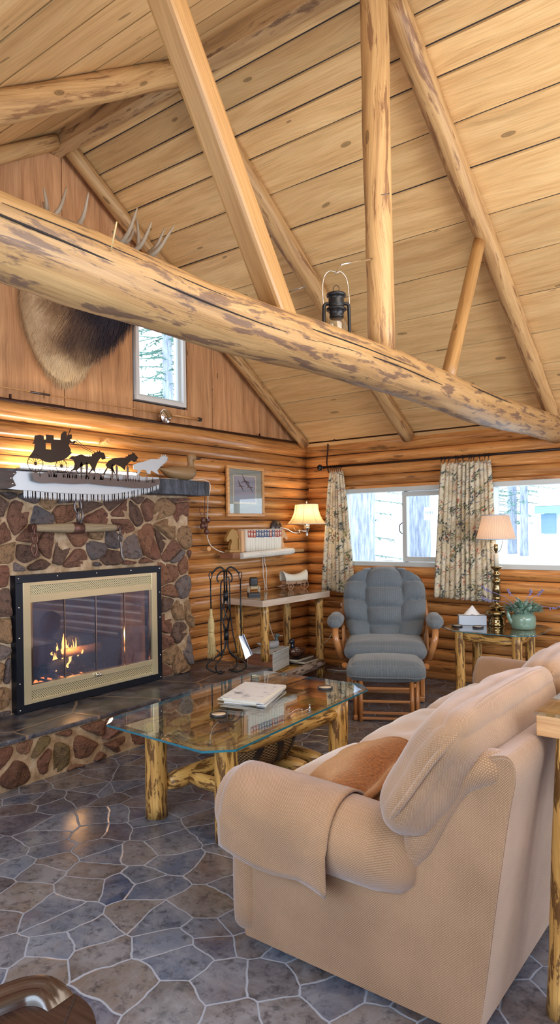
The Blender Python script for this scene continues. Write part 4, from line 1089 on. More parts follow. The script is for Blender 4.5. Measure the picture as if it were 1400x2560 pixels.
# ------------------------------------------------------------------ glider rocker and ottoman (local frame: x across, y towards the viewer, z up)
fx, fy = -.0, 0
def gl(o): return Matrix(((.877, .481, 0, o[0]), (.481, -.877, 0, o[1]), (0, 0, 1, 0), (0, 0, 0, 1)))
def handed(mb): 
    mb.f = [f[::-1] for f in mb.f]; mb.uv = [u[::-1] for u in mb.uv]; return mb
GC = (1.365, -.74)
T = gl(GC)
GR = thing('glider_rocker', (GC[0], GC[1], 0), 'blue-grey corduroy glider rocker with honey oak frame', 'armchair')
def tuftback(p, q):
    # outline: wide and round at the top, narrower at the bottom
    w = 1.0 - .20 * max(0, -q.z) ** 1.5
    w *= sqrt(max(.0, 1 - max(0, q.z - .15) ** 2 / .85 ** 2 * .62)) if q.z > .15 else 1
    p.x *= w
    if q.z > .3: p.z -= .035 * abs(q.x) ** 3 * (q.z - .3) / .7
    if q.y > .2:
        xb = .36 * (1.02 + .14 * q.z); cl = 0 if q.x < -xb else 2 if q.x > xb else 1
        uc = (q.x + 1.0) / (1 - xb) if cl == 0 else (1.0 - q.x) / (1 - xb) if cl == 2 else (q.x + xb) / (2 * xb)
        if cl != 1: uc = .5 + .5 * min(1, max(0, uc))
        zs = [-1.9, -.52, -.10, .36, 2.2] if cl == 1 else [-1.9, -.44, .04, .50, 2.2]
        zq = q.z - (.10 * (abs(q.x) - xb) if cl != 1 else 0); vc = .5
        for k in range(4):
            if zs[k] <= zq <= zs[k + 1]: vc = (zq - zs[k]) / (zs[k + 1] - zs[k])
        hgt = (max(0, sin(pi * min(1, max(0, uc)))) ** .28) * (max(0, sin(pi * vc)) ** .25)
        p.y += .11 * hgt - .085
    p.y += .005 * noise.noise(Vector((p.x * 14, p.z * 14, 0))); return p
R = Matrix.Rotation(radians(16), 4, 'X')
mb = MB(T); mb.soft((0, -.20, .775), (.76, .20, .69), .09, (.0, .02, .0), 84, R=R, fn=tuftback); build(handed(mb), 'back_cushion', 'glider', GR)
def seatf(p, q): p.z += .004 * noise.noise(Vector((p.x * 9, p.y * 9, 1))) - .012 * (abs(q.x) ** 4) * (q.z > 0); return p
mb = MB(T); mb.soft((0, .11, .425), (.71, .56, .155), .075, (.0, .02, .02), 24, fn=seatf); build(handed(mb), 'seat_cushion', 'glider', GR)
for s_ in (-1, 1):
    mb = MB(T); mb.soft((s_ * .435, .10, .665), (.125, .32, .10), .05, (.012, .02, .012), 12, fn=lambda p, q: p - Vector((0, 0, .02 * max(0, q.y) ** 2))); build(handed(mb), 'arm_pad', 'glider', GR)
    mb = MB(T); mb.tube(catmull([(s_ * .43, -.22, .60), (s_ * .432, .05, .62), (s_ * .432, .22, .60), (s_ * .425, .285, .53), (s_ * .40, .27, .43), (s_ * .375, .19, .34)], 6), .029, 12, flat=.8); build(handed(mb), 'arm_bow', 'oak', GR)
    for y in (-.08, -.02, .04): pass
    mb = MB(T); mb.box((s_ * .37, .12, .46), (.02, .045, .28)); mb.box((s_ * .37, .03, .46), (.02, .03, .28)); build(handed(mb), 'arm_slats', 'oak', GR, bevel=.004)
    mb = MB(T); mb.tube(catmull([(s_ * .33, -.24, .32), (s_ * .385, -.26, .55), (s_ * .380, -.33, .78), (s_ * .33, -.40, .90)], 5), .02, 10); build(handed(mb), 'back_post', 'oak', GR)
    mb = MB(T); mb.tube(catmull([(s_ * .345, .36, .31), (s_ * .345, .30, .29), (s_ * .34, -.1, .30), (s_ * .33, -.30, .33)], 5), .026, 10); build(handed(mb), 'seat_rail', 'oak', GR)
    mb = MB(T); mb.box((s_ * .30, .05, .03), (.05, .66, .045)); mb.box((s_ * .315, .27, .15), (.035, .06, .26)); mb.box((s_ * .315, -.2, .15), (.035, .06, .26)); build(handed(mb), 'base_side', 'oak', GR, bevel=.006)
mb = MB(T); mb.box((0, .27, .08), (.6, .03, .05)); mb.box((0, -.2, .08), (.6, .03, .05)); mb.box((0, .05, .335), (.62, .5, .03)); build(handed(mb), 'cross_rail', 'oak', GR, bevel=.005)
mb = MB(T); mb.tube(catmull([(-.16, -.40, 1.07), (-.1, -.41, 1.098), (0, -.41, 1.108), (.1, -.41, 1.098), (.16, -.40, 1.07)], 5), .009, 10); build(handed(mb), 'top_rail', 'oak', GR)
OC = (1.735, -1.405); T = gl(OC)
OT = thing('ottoman', (OC[0], OC[1], 0), 'matching corduroy gliding footstool in front of the rocker', 'footstool')
mb = MB(T); mb.soft((0, 0, .375), (.60, .42, .135), .06, (.01, .0, .035), 22, fn=lambda p, q: Vector((p.x * (1 - .05 * max(0, q.z)), p.y * (1 - .05 * max(0, q.z)), p.z - .0))); oc = build(handed(mb), 'cushion', 'glider', OT)
mb = MB(T); rr = [(x, y, .335 + .004 * sin(x * 20)) for x, y in [(.302 * (abs(cos(t)) ** .3) * (1 if cos(t) > 0 else -1), .213 * (abs(sin(t)) ** .3) * (1 if sin(t) > 0 else -1)) for t in [2 * pi * i / 64 for i in range(64)]]]
mb.tube(rr, .006, 8, closed=True); build(handed(mb), 'piping', 'glider', oc)
for s_ in (-1, 1):
    for q, (dx, y0, y1) in enumerate(((.235, .20, .14), (.195, .22, .17), (.235, -.20, -.14))):
        mb = MB(T); mb.tube([(s_ * dx, y0, .0), (s_ * dx, y1, .30)], .019, 4); build(handed(mb), 'leg', 'oak', OT)
    mb = MB(T); mb.box((s_ * .235, 0, .028), (.032, .44, .036)); build(handed(mb), 'side_rail', 'oak', OT, bevel=.004)
    mb = MB(T); mb.box((s_ * .215, 0, .27), (.032, .34, .03)); build(handed(mb), 'side_rail', 'oak', OT, bevel=.004)
for z, y in ((.245, .17), (.15, .19), (.065, .205), (.025, .215)):
    mb = MB(T); mb.box((0, y, z), (.40, .018, .02)); build(handed(mb), 'cross_rail', 'oak', OT, bevel=.004)

# ------------------------------------------------------------------ side table with glass top
ST = thing('side_table', (2.27, -.45, 0), 'log side table with a cut corner glass top under the window', 'table')
for i, (x, y) in enumerate(((2.045, -.66), (2.53, -.66), (2.03, -.24), (2.50, -.22))):
    mb = MB(); logleg(mb, x, y, 0, .605, .042, 60 + i); build(mb, 'leg', 'leg_log', ST)
for i, (a, b) in enumerate((((2.075, -.66, .545), (2.50, -.66, .535)), ((2.06, -.24, .545), (2.47, -.22, .545)), ((2.04, -.63, .53), (2.03, -.27, .53)), ((2.53, -.63, .54), (2.50, -.25, .54)))):
    mb = MB(); rail(mb, a, b, .036, 66 + i); build(mb, 'rail', 'leg_log', ST)
glass_top([(1.87, -.64), (2.05, -.80), (2.56, -.81), (2.70, -.70), (2.69, -.22), (2.58, -.10), (1.98, -.10), (1.87, -.22)], .606, ST, .010, .014)
SZ = .617
TB = thing('tissue_box', (2.06, -.40, SZ), 'pale blue tissue box on the glass side table', 'box')
mb = MB(Matrix.Translation((2.045, -.385, SZ)) @ rotz(.50)); mb.box((0, 0, .042), (.235, .115, .084)); build(mb, 'box', 'boxpaper', TB, bevel=.002)
mb = MB(Matrix.Translation((2.045, -.385, SZ + .084)) @ rotz(.50)); P = []
for i in range(14):
    row = []
    for j in range(14):
        u, v = i / 13 - .5, j / 13 - .5; h = .085 * max(0, 1 - (2.3 * hypot(u * 1.0, v * .9)) ** 1.2) + .012 * sin(u * 17 + v * 9) * (.5 - abs(u))
        row.append((u * .17 * (1 - h * 3), v * .08 * (1 + h * 2), max(.002, h + .003)))
    P.append(row)
mb.grid(P); build(mb, 'tissue', 'tissue', TB)
coaster(1.985, -.575, SZ, 'left round coaster in front of the tissue box', None)
coaster(2.165, -.555, SZ, 'right round coaster in front of the tissue box', None)
# brass candlestick lamp
LX, LY = 2.245, -.315
TL = thing('table_lamp', (LX, LY, SZ), 'brass candlestick lamp with a pleated pink-tan shade on the side table', 'lamp')
mb = MB(); mb.lathe([(0, 0), (.078, 0), (.082, .008), (.078, .02), (.07, .035), (.078, .05), (.066, .06), (.06, .078), (.088, .09), (.105, .108), (.088, .128), (.05, .138), (.034, .148), (.072, .158), (.078, .163), (.04, .172), (.024, .18), (.022, .22), (.036, .228), (.036, .238), (.028, .245), (.036, .255), (.030, .268), (.040, .285), (.032, .34), (.026, .36), (.036, .372), (.042, .388), (.028, .405), (.022, .42), (.034, .436), (.036, .45), (.022, .465), (.026, .485), (.048, .505), (.052, .513), (.03, .516), (0, .516)], (LX, LY, SZ), 32)
build(mb, 'base', 'brass_lamp', TL)
mb = MB(); mb.lathe([(0, .516), (.021, .516), (.021, .625), (.018, .63), (0, .63)], (LX, LY, SZ), 20); build(mb, 'candle_tube', 'paper', TL)
mb = MB(); mb.lathe([(0, .63), (.010, .63), (.010, .645), (.015, .65), (.019, .665), (.019, .69), (.015, .71), (0, .71)], (LX, LY, SZ), 16); build(mb, 'socket', 'brass_lamp', TL)
mb = MB(); mb.tube(catmull([(LX - .012, LY, SZ + .64), (LX - .035, LY, SZ + .655), (LX - .055, LY, SZ + .72), (LX - .05, LY, SZ + .82), (LX, LY, SZ + .955), (LX + .05, LY, SZ + .82), (LX + .055, LY, SZ + .72), (LX + .035, LY, SZ + .655), (LX + .012, LY, SZ + .64)], 5), .0025, 6); build(mb, 'harp', 'brass_lamp', TL)
mb = MB(); mb.lathe([(.168, .755), (.112, .965)], (LX, LY, SZ), 64); sh = build(mb, 'shade', 'shade_pleat', TL)
mb = MB(); 
for r, z in ((.169, .755), (.113, .965)): mb.tube([(LX + r * cos(a), LY + r * sin(a), SZ + z) for a in [2 * pi * i / 48 for i in range(48)]], .005, 8, closed=True)
build(mb, 'shade_trim', 'boxpaper', sh)
mb = MB(); mb.sphere((LX, LY, SZ + .78), .028, 12); build(mb, 'bulb', emit('bulb', (1, .74, .5), 3), TL)
point('table_lamp_light', (LX, LY, SZ + .80), 2.2, (1.0, .70, .42), .035)
# sage kettle with plants
KX, KY = 2.50, -.40
PK = thing('kettle_planter', (KX, KY, SZ), 'sage green enamel kettle on the side table planted with silvery leaves', 'planter')
mb = MB(); mb.lathe([(0, 0), (.088, 0), (.098, .008), (.103, .04), (.103, .085), (.098, .11), (.078, .128), (.072, .134), (.074, .145), (.068, .146), (.066, .134), (.07, .12)], (KX, KY, SZ), 36); build(mb, 'body', 'enamel', PK)
ux, uy = -.795, -.607
mb = MB(); mb.tube(catmull([(KX + ux * .09, KY + uy * .09, SZ + .05), (KX + ux * .118, KY + uy * .118, SZ + .09), (KX + ux * .13, KY + uy * .13, SZ + .15)], 5), [.022] * 4 + [.017] * 4 + [.012] * 3, 12); build(mb, 'spout', 'enamel', PK)
rg = random.Random(21)
for j, (mt, cnt, ln) in enumerate((('leaf', 170, .075), ('leafpale', 150, .07))):
    mb = MB()
    for i in range(cnt):
        a = rg.uniform(0, 2 * pi); el = rg.uniform(.35, 1.4); d = Vector((cos(a) * cos(el), sin(a) * cos(el), sin(el)))
        rr_ = rg.uniform(0, 1) ** .6; b = Vector((KX + cos(a) * rr_ * .115, KY + sin(a) * rr_ * .115, SZ + .135 + rg.uniform(0, .085) * (1.2 - rr_))); l = ln * rg.uniform(.55, 1.0); e = b + d * l; sd = d.cross(Vector((0, 0, 1)))
        sd = (sd.normalized() if sd.length > .01 else Vector((1, 0, 0))); up = sd.cross(d).normalized(); w = .015 * rg.uniform(.7, 1.3)
        P = [[b.lerp(e, t) + sd * w * s_ * sin(pi * min(.97, t + .06)) + up * (-abs(s_) * -.004 - .02 * t * t) for s_ in (-1, 0, 1)] for t in (0, .25, .5, .75, 1)]
        mb.grid(P)
    build(mb, 'leaves', mt, PK, kind='stuff')
for (dx, dy, dz, l) in ((-.24, -.18, .20, .10), (-.24, -.20, .12, .08), (.22, .16, .04, .12), (.12, .08, .17, .06), (-.10, -.04, .17, .05), (.05, .04, .17, .05)):
    mb = MB(); b = Vector((KX, KY, SZ + .13)); e = b + Vector((dx, dy, dz)); mb.tube([b, b.lerp(e, .5) + Vector((0, 0, .04)), e], .0022, 5)
    dd = (e - b).normalized()
    for k in range(16):
        q = e + dd * (k / 16 * l - l * .4); q += Vector((rg.uniform(-1, 1), rg.uniform(-1, 1), rg.uniform(-1, 1))) * .009; mb.sphere(q, .0065, 6)
    build(mb, 'lavender_sprig', 'lavender', PK)
for (dx, dy, dz) in ((-.07, -.05, .21), (-.06, -.05, .19)):
    mb = MB(); mb.sphere((KX + dx, KY + dy, SZ + dz), (.01, .01, .014), 8); build(mb, 'bud', 'pinkbud', PK)

# ------------------------------------------------------------------ corner console of planks and logs
CZ = .862; CN = thing('console_table', (.33, -1.0, 0), 'tall corner table with a pale plank top on log legs', 'table')
top = [(.07, -1.50), (.60, -1.545), (.60, -.47), (.07, -.47)]
mb = MB(); mb.prism(top, lambda a, b, d: (a, b, CZ - .062 + d), .058, 0, 1); build(mb, 'plank_top', ['slab', 'slab'], CN, bevel=.004)
mb = MB(); mb.prism([(a, b) for a, b in top], lambda a, b, d: (a, b, CZ - .003 + d), .005); build(mb, 'glass_sheet', 'table_glass', CN)
for i, (x, y, z0) in enumerate(((.525, -1.43, .297), (.525, -.55, 0), (.20, -1.40, .297), (.17, -.62, 0))):
    mb = MB(); logleg(mb, x, y, z0, CZ - .06, .040, 80 + i); build(mb, 'leg', 'leg_log', CN)
mb = MB(); rail(mb, (.55, -1.40, .10), (.55, -.55, .145), .042, 86, .9); build(mb, 'front_rail', 'grey_log', CN)
for i in range(5):
    mb = MB(); rail(mb, (.14 + .085 * i, -1.40, .115), (.13 + .085 * i, -.5, .13), .030, 87 + i, 1); build(mb, 'shelf_log', 'leg_log', CN)
# crate, decoys, books on its shelf
CR = thing('crate', (.34, -1.05, .165), 'white painted wooden crate on the lower shelf of the corner table', 'crate')
T = Matrix.Translation((.335, -1.14, .165)) @ rotz(.25)
mb = MB(T)
for y in (-.19, .19): mb.box((0, y, .085), (.25, .014, .17), grain=0)
build(mb, 'end_board', 'crate_brown', CR, bevel=.002)
mb = MB(T)
for x in (-.125, .125):
    for z in (.045, .127): mb.box((x, 0, z), (.014, .39, .080), grain=1)
build(mb, 'side_board', 'crate', CR, bevel=.002)
mb = MB(T); 
for x in (-.09, 0, .09): mb.box((x, 0, .178), (.088, .40, .014), grain=1)
build(mb, 'lid', 'crate', CR, bevel=.002)
def decoy(name, c, yaw, sc, bm, hm, bill, label, chest=None, neck=1.0):
    T = Matrix.Translation(c) @ rotz(yaw) @ Matrix.Scale(sc, 4); t = thing(name, c, label, 'decoy')
    mb = MB(T); rows = []
    for (x, zc, rw, rh) in ((-.20, .085, .004, .003), (-.17, .075, .022, .014), (-.12, .06, .052, .036), (-.04, .055, .07, .052), (.04, .055, .07, .055), (.09, .062, .055, .052), (.125, .07, .03, .034), (.135, .072, .004, .006)):
        rows.append([(x, rw * cos(a), max(0, zc + rh * sin(a))) for a in [2 * pi * j / 18 for j in range(19)]])
    mb.grid(rows); build(mb, 'body', bm, t)
    mb = MB(T); mb.tube(catmull([(.075, 0, .08), (.095, 0, .12), (.09, 0, .15 * neck + .01), (.098, 0, .172 * neck)], 4), [.04, .036, .032, .028, .025, .024, .023, .023, .024, .025, .027, .028, .03], 14)
    mb.sphere((.105, 0, .182 * neck), (.040, .029, .031), 16); h = build(mb, 'head', hm, t)
    mb = MB(T); mb.soft((.158, 0, .174 * neck), (.06, .024, .012), .006, (0, 0, 0), 5); build(mb, 'bill', bill, h)
    if chest:
        mb = MB(T); rg = random.Random(3)
        for k in range(60):
            a = rg.uniform(-1.4, 1.4); x = rg.uniform(.03, .10); rw = lerp(.07, .05, (x - .04) / .06); 
            p = Vector((x + .002, (rw + .002) * sin(a), .06 + .052 * cos(a) * (1 if rg.random() > .3 else -.3))); mb.box(p, (.012, .003, .003), rotz(.6))
        build(mb, 'speckles', chest, t)
    return t
decoy('duck_decoy', (.34, -1.12, .351), .9, .66, 'duckgrey', 'duckgreen', 'cork', 'small pale grey duck decoy with grey head on the white crate')
for k, (z, dx, lab) in enumerate(((.172, .05, 'lower grey book under the glossy decoy'), (.196, 0, 'upper dark book directly under the glossy decoy'))):
    t = thing('book', (.36 + dx, -.76, z), lab, 'book')
    mb = MB(Matrix.Translation((.36 + dx, -.74 + dx, z + .012)) @ rotz(.05)); mb.box((0, 0, 0), (.235, .30, .019)); build(mb, 'pages', 'paper', t)
    mb = MB(Matrix.Translation((.36 + dx, -.74 + dx, z + .012)) @ rotz(.05)); mb.box((-.002, 0, .011), (.245, .31, .003)); mb.box((-.002, 0, -.011), (.245, .31, .003)); mb.box((-.123, 0, 0), (.004, .31, .022)); build(mb, 'cover', 'leather', t)
decoy('loon_decoy', (.39, -.76, .222), -1.45, .9, 'loonbody', 'loon', 'loon', 'glossy dark wood duck decoy with speckled chest on two books', 'white')
# miniature buggy and covered wagon on the top
def wheel(mb, c, R, r, w=.006, sp=8, tr=.003):
    c = Vector(c); mb.tube([c + R @ Vector((r * cos(a), 0, r * sin(a))) for a in [2 * pi * i / 28 for i in range(28)]], tr, 6, closed=True)
    for k in range(sp): a = 2 * pi * k / sp; mb.tube([c, c + R @ Vector((r * cos(a), 0, r * sin(a)))], tr * .6, 5)
    mb.sphere(c, tr * 2.4, 8)
BG = thing('miniature_buggy', (.24, -1.235, CZ), 'tiny black and gold antique carriage model on a black plinth', 'figurine')
T = Matrix.Translation((.24, -1.235, CZ + .002)) @ rotz(-.75)
mb = MB(T); mb.box((0, 0, .012), (.15, .11, .024)); build(mb, 'plinth', 'rubber', BG, bevel=.002)
mb = MB(T); mb.soft((-.01, 0, .125), (.07, .075, .085), .012, (0, 0, 0), 6); build(mb, 'cab', 'rubber', BG)
mb = MB(T); mb.box((.0, 0, .072), (.11, .07, .014)); mb.box((.045, 0, .088), (.03, .07, .006)); build(mb, 'chassis', 'brass', BG)
for s_ in (-1, 1):
    for x in (-.035, .045):
        mb = MB(T); wheel(mb, (x, s_ * .05, .056), Matrix.Identity(4), .031, sp=10, tr=.0022); build(mb, 'wheel', 'paper', BG)
WG = thing('covered_wagon', (.20, -.56, CZ), 'miniature covered wagon lamp with a cream canvas top on the corner table', 'figurine')
T = Matrix.Translation((.22, -.56, CZ + .002)) @ rotz(1.25)
mb = MB(T); rows = []
for i in range(13):
    x = lerp(-.135, .135, i / 12); top_ = .155 + .045 * (x / .135) ** 2; hw = .052 + .006 * abs(x / .135)
    rows.append([(x + .018 * (x / .135) * sin(a), hw * cos(a), .09 + (top_ - .09) * max(0, sin(a)) ** .8) for a in [pi * j / 16 for j in range(17)]])
mb.grid(rows); c_ = build(mb, 'canvas_top', 'canvas', WG); sd = c_.modifiers.new('t', 'SOLIDIFY'); sd.thickness = .004
mb = MB(T); mb.box((0, 0, .078), (.25, .09, .034)); mb.box((0, .05, .085), (.2, .008, .008)); mb.box((0, -.05, .085), (.2, .008, .008)); mb.box((.02, -.055, .07), (.05, .02, .02)); build(mb, 'bed', 'wagon', WG, bevel=.002)
mb = MB(T); mb.tube([(-.20, .02, .04), (-.10, 0, .05)], .004, 6); mb.tube([(-.20, -.02, .04), (-.10, 0, .05)], .004, 6);  mb.tube([(-.085, -.06, .037), (-.085, .06, .037)], .004, 6); mb.tube([(.085, -.06, .05), (.085, .06, .05)], .004, 6); build(mb, 'tongue', 'wagon', WG)
for s_ in (-1, 1):
    for x, r in ((-.085, .036), (.09, .050)):
        mb = MB(T); wheel(mb, (x, s_ * .062, r), Matrix.Identity(4), r - .003, sp=8, tr=.0035); build(mb, 'wheel', 'wagon', WG)

# ------------------------------------------------------------------ log shelf with the books
SH = thing('wall_shelf', (.15, -.95, 1.235), 'small half-log shelf with pale bark edge on the log wall holding the white books', 'shelf')
mb = MB(); mb.box((.15, -.98, 1.262), (.22, 1.10, .028), grain=1); build(mb, 'board', 'timber', SH, bevel=.003)
mb = MB(); rail(mb, (.285, -1.46, 1.245), (.285, -.66, 1.262), .033, 95, .9); build(mb, 'front_log', 'bright_log', SH)
mb = MB(); mb.box((.20, -1.52, 1.248), (.16, .10, .05), grain=1); build(mb, 'end_block', 'crate_brown', SH, bevel=.004)
BZ = 1.278
def book(y, w, h, d, x, label, hue, group):
    t = thing('book', (x, y, BZ), label, 'book', group); c = Matrix.Translation((x, y, BZ))
    mb = MB(c); mb.soft((0, 0, h / 2), (d, w, h), .004, (0, 0, 0), 3); mb2 = build(mb, 'cover', 'spine', t)
    mb = MB(c); mb.box((d / 2 + .0004, 0, h * .80), (.0014, w * .96, h * .33)); lb = build(mb, 'spine_label', hue, t)
    mb = MB(c); mb.box((d / 2 + .0012, 0, h * .80), (.0010, w * .5, h * .10)); mb.box((d / 2 + .0012, 0, h * .71), (.0010, w * .34, .010)); mb.box((d / 2 + .0012, 0, h * .93), (.0010, w * .5, .008)); build(mb, 'title_mark', 'paper', lb)
cols = ['red', 'red', 'red', 'blue', 'blue', 'blue', 'blue', 'blue', 'red', 'blue', 'red', 'red', 'red']
ordn = ['first', 'second', 'third', 'fourth', 'fifth', 'sixth', 'seventh', 'eighth', 'ninth', 'tenth', 'eleventh', 'twelfth', 'last']
y = -1.32
for i in range(13):
    w = .039 if i < 10 else .035
    book(y, w, .212 - .003 * (i % 3), .15, .19, 'white book with %s label, %s in the row on the log shelf' % (cols[i], ordn[i]), cols[i], 'white books on the log shelf'); y += w + .002
mb = MB(Matrix.Translation((.17, -1.385, BZ))); mb.box((0, 0, .10), (.15, .045, .20)); build(mb, 'book', 'bookend_pale', None, 'thicker tan book at the left end of the row beside the horse bookend', 'book', bevel=.003)
def bookend(c, yaw, sc, mt, label):
    T = Matrix.Translation(c) @ rotz(yaw) @ Matrix.Scale(sc, 4); t = thing('horse_bookend', c, label, 'bookend')
    mb = MB(T); mb.box((0, 0, .012), (.12, .09, .024)); mb.box((-.052, 0, .07), (.014, .09, .12)); build(mb, 'base', mt, t, bevel=.003)
    hp = [(-.05, .02), (.03, .02), (.035, .06), (.02, .10), (.035, .125), (.062, .10), (.075, .105), (.078, .125), (.055, .17), (.035, .20), (.012, .215), (-.02, .205), (-.045, .17), (-.058, .10)]
    hp = [(p.x, p.z) for p in catmull([(a, 0, b) for a, b in hp + [hp[0]]], 3)][:-1]
    mb = MB(T); mb.prism(hp, lambda a, b, d: (a, d - .022, b), .044); b_ = build(mb, 'horse_head', mt, t, bevel=.012)
    mb = MB(T)
    for k in range(7): mb.tube([(.0 - .01 * k, s_ * .024, .205 - .018 * k) for s_ in (-1, 1)], .008, 6)
    build(mb, 'mane', mt, b_)
bookend((.19, -1.47, BZ), -1.57 + 3.14 + 1.57 + 1.3, 1.0, 'horse', 'brown horse head bookend at the left end of the shelf')
bookend((.19, -.745, BZ), 1.2, .98, 'bookend_pale', 'pale horse head bookend lit by the wall lamp at the right end of the books')
# framed duck print
PF = thing('framed_print', (.07, -1.11, 1.60), 'oak framed print of flying ducks hanging on the log wall', 'picture')
fP = lambda a, b, d: (.045 + d, a, b)
mb = MB(); frame_rect(mb, fP, -1.395, -.835, 1.612, 2.10, .030, 0, .028); build(mb, 'frame', 'frame_wood', PF, bevel=.005)
mb = MB(); mb.box((.052, -1.115, 1.856), (.004, .50, .43)); mtt = build(mb, 'mat', 'mat', PF)
mb = MB(); mb.box((.0555, -1.125, 1.875), (.002, .345, .28)); build(mb, 'border', 'paper', mtt)
mb = MB(); mb.box((.0570, -1.125, 1.88), (.002, .32, .25)); pr = build(mb, 'print', 'print', mtt)
for (y, z, s_) in ((-1.13, 1.945, 1.0), (-1.20, 1.90, .85), (-1.06, 1.895, .8)):
    mb = MB(); k = s_ * .065
    for poly in ([(-.9, -.1), (0, .12), (1.1, .0), (1.3, .05), (1.0, .12), (.2, .25), (-.5, .1)], [(-.1, .15), (-.6, 1.3), (.3, .2)], [(.1, .1), (1.1, -.9), (.5, .1)]):
        mb.prism([(y + a * k, z + b * k) for a, b in poly], lambda a, b, d: (.0582 + d, a, b), .001)
    build(mb, 'bird', 'duckfly', mtt)
mb = MB(); mb.box((.066, -1.115, 1.856), (.002, .505, .435)); build(mb, 'glass', 'frame_glass', PF)
# swing arm wall lamp
SX, SY_, SZ_ = .245, -.35, 1.50
WL = thing('wall_lamp', (.06, -.60, 1.49), 'swing-arm wall lamp with a cream bell shade lit in the corner', 'lamp')
mb = MB(); R = Matrix.Rotation(pi / 2, 4, 'Y'); mb.lathe([(0, -.02), (.085, -.02), (.092, 0), (.08, .015), (.05, .03), (.02, .035), (0, .035)], (.055, -.63, 1.49), 30, R=R)
for k in range(6): a = k * pi / 3; mb.sphere((.088, -.63 + .05 * cos(a), 1.49 + .05 * sin(a)), .011, 8)
build(mb, 'wall_plate', 'leather', WL)
mb = MB(); mb.tube(catmull([(.09, -.62, 1.50), (.13, -.56, 1.485), (.16, -.50, 1.45), (.20, -.47, 1.442), (.22, -.455, 1.442)], 5), .007, 8)
mb.tube([(.22, -.455, 1.425), (.22, -.455, 1.475)], .009, 8); mb.tube(catmull([(.14, -.44, 1.50), (.17, -.45, 1.468), (.22, -.455, 1.465), (SX, SY_, 1.455)], 5), .006, 8); build(mb, 'arm', 'chrome', WL)
mb = MB(); mb.lathe([(0, -.10), (.008, -.10), (.014, -.085), (.010, -.075), (.014, -.065), (.010, -.05), (.018, -.04), (.018, -.03), (.03, -.015), (.034, 0), (.028, .005), (.04, .04), (.044, .055), (0, .055)], (SX, SY_, SZ_), 22); build(mb, 'socket', 'chrome', WL)
mb = MB(); rows = []
for (r, z) in ((.205, .035), (.165, .08), (.14, .13), (.126, .18), (.12, .238)):
    row = []
    for j in range(49):
        a = 2 * pi * j / 48; f = 1 + .02 * cos(a * 8); row.append((SX + r * f * cos(a), SY_ + r * f * sin(a), SZ_ + z))
    rows.append(row)
mb.grid(rows); sh = build(mb, 'shade', 'shade_wall', WL)
mb = MB()
for k in range(8):
    a = 2 * pi * (k + .5) / 8; mb.tube(catmull([(SX + r * 1.005 * cos(a), SY_ + r * 1.005 * sin(a), SZ_ + z) for r, z in ((.203, .035), (.163, .08), (.138, .13), (.125, .18), (.119, .238))], 4), .0018, 5)
build(mb, 'shade_ribs', 'horse', sh)
mb = MB()
for r, z in ((.204, .035), (.12, .238)): mb.tube([(SX + r * cos(a), SY_ + r * sin(a), SZ_ + z) for a in [2 * pi * i / 40 for i in range(40)]], .004, 6, closed=True)
build(mb, 'shade_trim', 'canvas', sh)
mb = MB(); mb.lathe([(0, .235), (.02, .235), (.022, .24), (.008, .246), (.006, .252), (.012, .262), (.008, .275), (0, .282)], (SX, SY_, SZ_), 14); build(mb, 'finial', 'chrome', WL)
mb = MB(); mb.sphere((SX, SY_, SZ_ + .11), .03, 12); build(mb, 'bulb', M['ember'] and emit('wall_bulb', (1, .76, .48), 7), WL)
point('wall_lamp_light', (SX, SY_, SZ_ + .12), 9, (1.0, .70, .40), .04)

# ------------------------------------------------------------------ mantel decoration
coach = [(-3.69, 2.117), (-3.652, 2.125), (-3.625, 2.12), (-3.623, 2.096), (-3.607, 2.098), (-3.606, 2.131), (-3.551, 2.132), (-3.549, 2.103), (-3.497, 2.105), (-3.492, 2.144), (-3.471, 2.166), (-3.45, 2.166), (-3.447, 2.138), (-3.453, 2.119), (-3.42, 2.188), (-3.412, 2.186), (-3.434, 2.148), (-3.409, 2.152), (-3.407, 2.124), (-3.426, 2.115), (-3.405, 2.099), (-3.388, 2.112), (-3.375, 2.105), (-3.393, 2.089), (-3.426, 2.093), (-3.435, 2.075), (-3.419, 2.051), (-3.419, 2.03), (-3.406, 2.029), (-3.453, 1.988), (-3.495, 1.967), (-3.576, 1.948), (-3.616, 1.952), (-3.654, 1.967), (-3.712, 1.969), (-3.738, 1.971), (-3.711, 2.003), (-3.696, 2.028), (-3.691, 2.063), (-3.708, 2.06), (-3.695, 2.083)]
horse1 = [(-3.437, 1.985), (-3.407, 2.005), (-3.386, 2.005), (-3.334, 2.022), (-3.282, 2.01), (-3.246, 2.017), (-3.228, 2.037), (-3.191, 2.053), (-3.141, 2.048), (-3.128, 2.011), (-3.151, 1.998), (-3.169, 2.012), (-3.192, 1.988), (-3.211, 1.95), (-3.221, 1.919), (-3.212, 1.898), (-3.239, 1.918), (-3.284, 1.887), (-3.247, 1.933), (-3.265, 1.961), (-3.318, 1.95), (-3.353, 1.926), (-3.37, 1.911), (-3.354, 1.879), (-3.379, 1.91), (-3.43, 1.9), (-3.396, 1.924), (-3.387, 1.953), (-3.399, 1.981)]
horse2 = [(-3.129, 1.962), (-3.1, 1.994), (-3.053, 2.017), (-2.985, 2.025), (-2.946, 2.028), (-2.906, 2.054), (-2.866, 2.065), (-2.826, 2.033), (-2.846, 2.023), (-2.846, 2.004), (-2.872, 2.006), (-2.897, 2.008), (-2.947, 1.966), (-2.957, 1.935), (-2.986, 1.956), (-3.034, 1.972), (-3.073, 1.951), (-3.054, 1.929), (-3.036, 1.892), (-3.082, 1.935), (-3.11, 1.941), (-3.139, 1.894), (-3.153, 1.897), (-3.115, 1.948)]
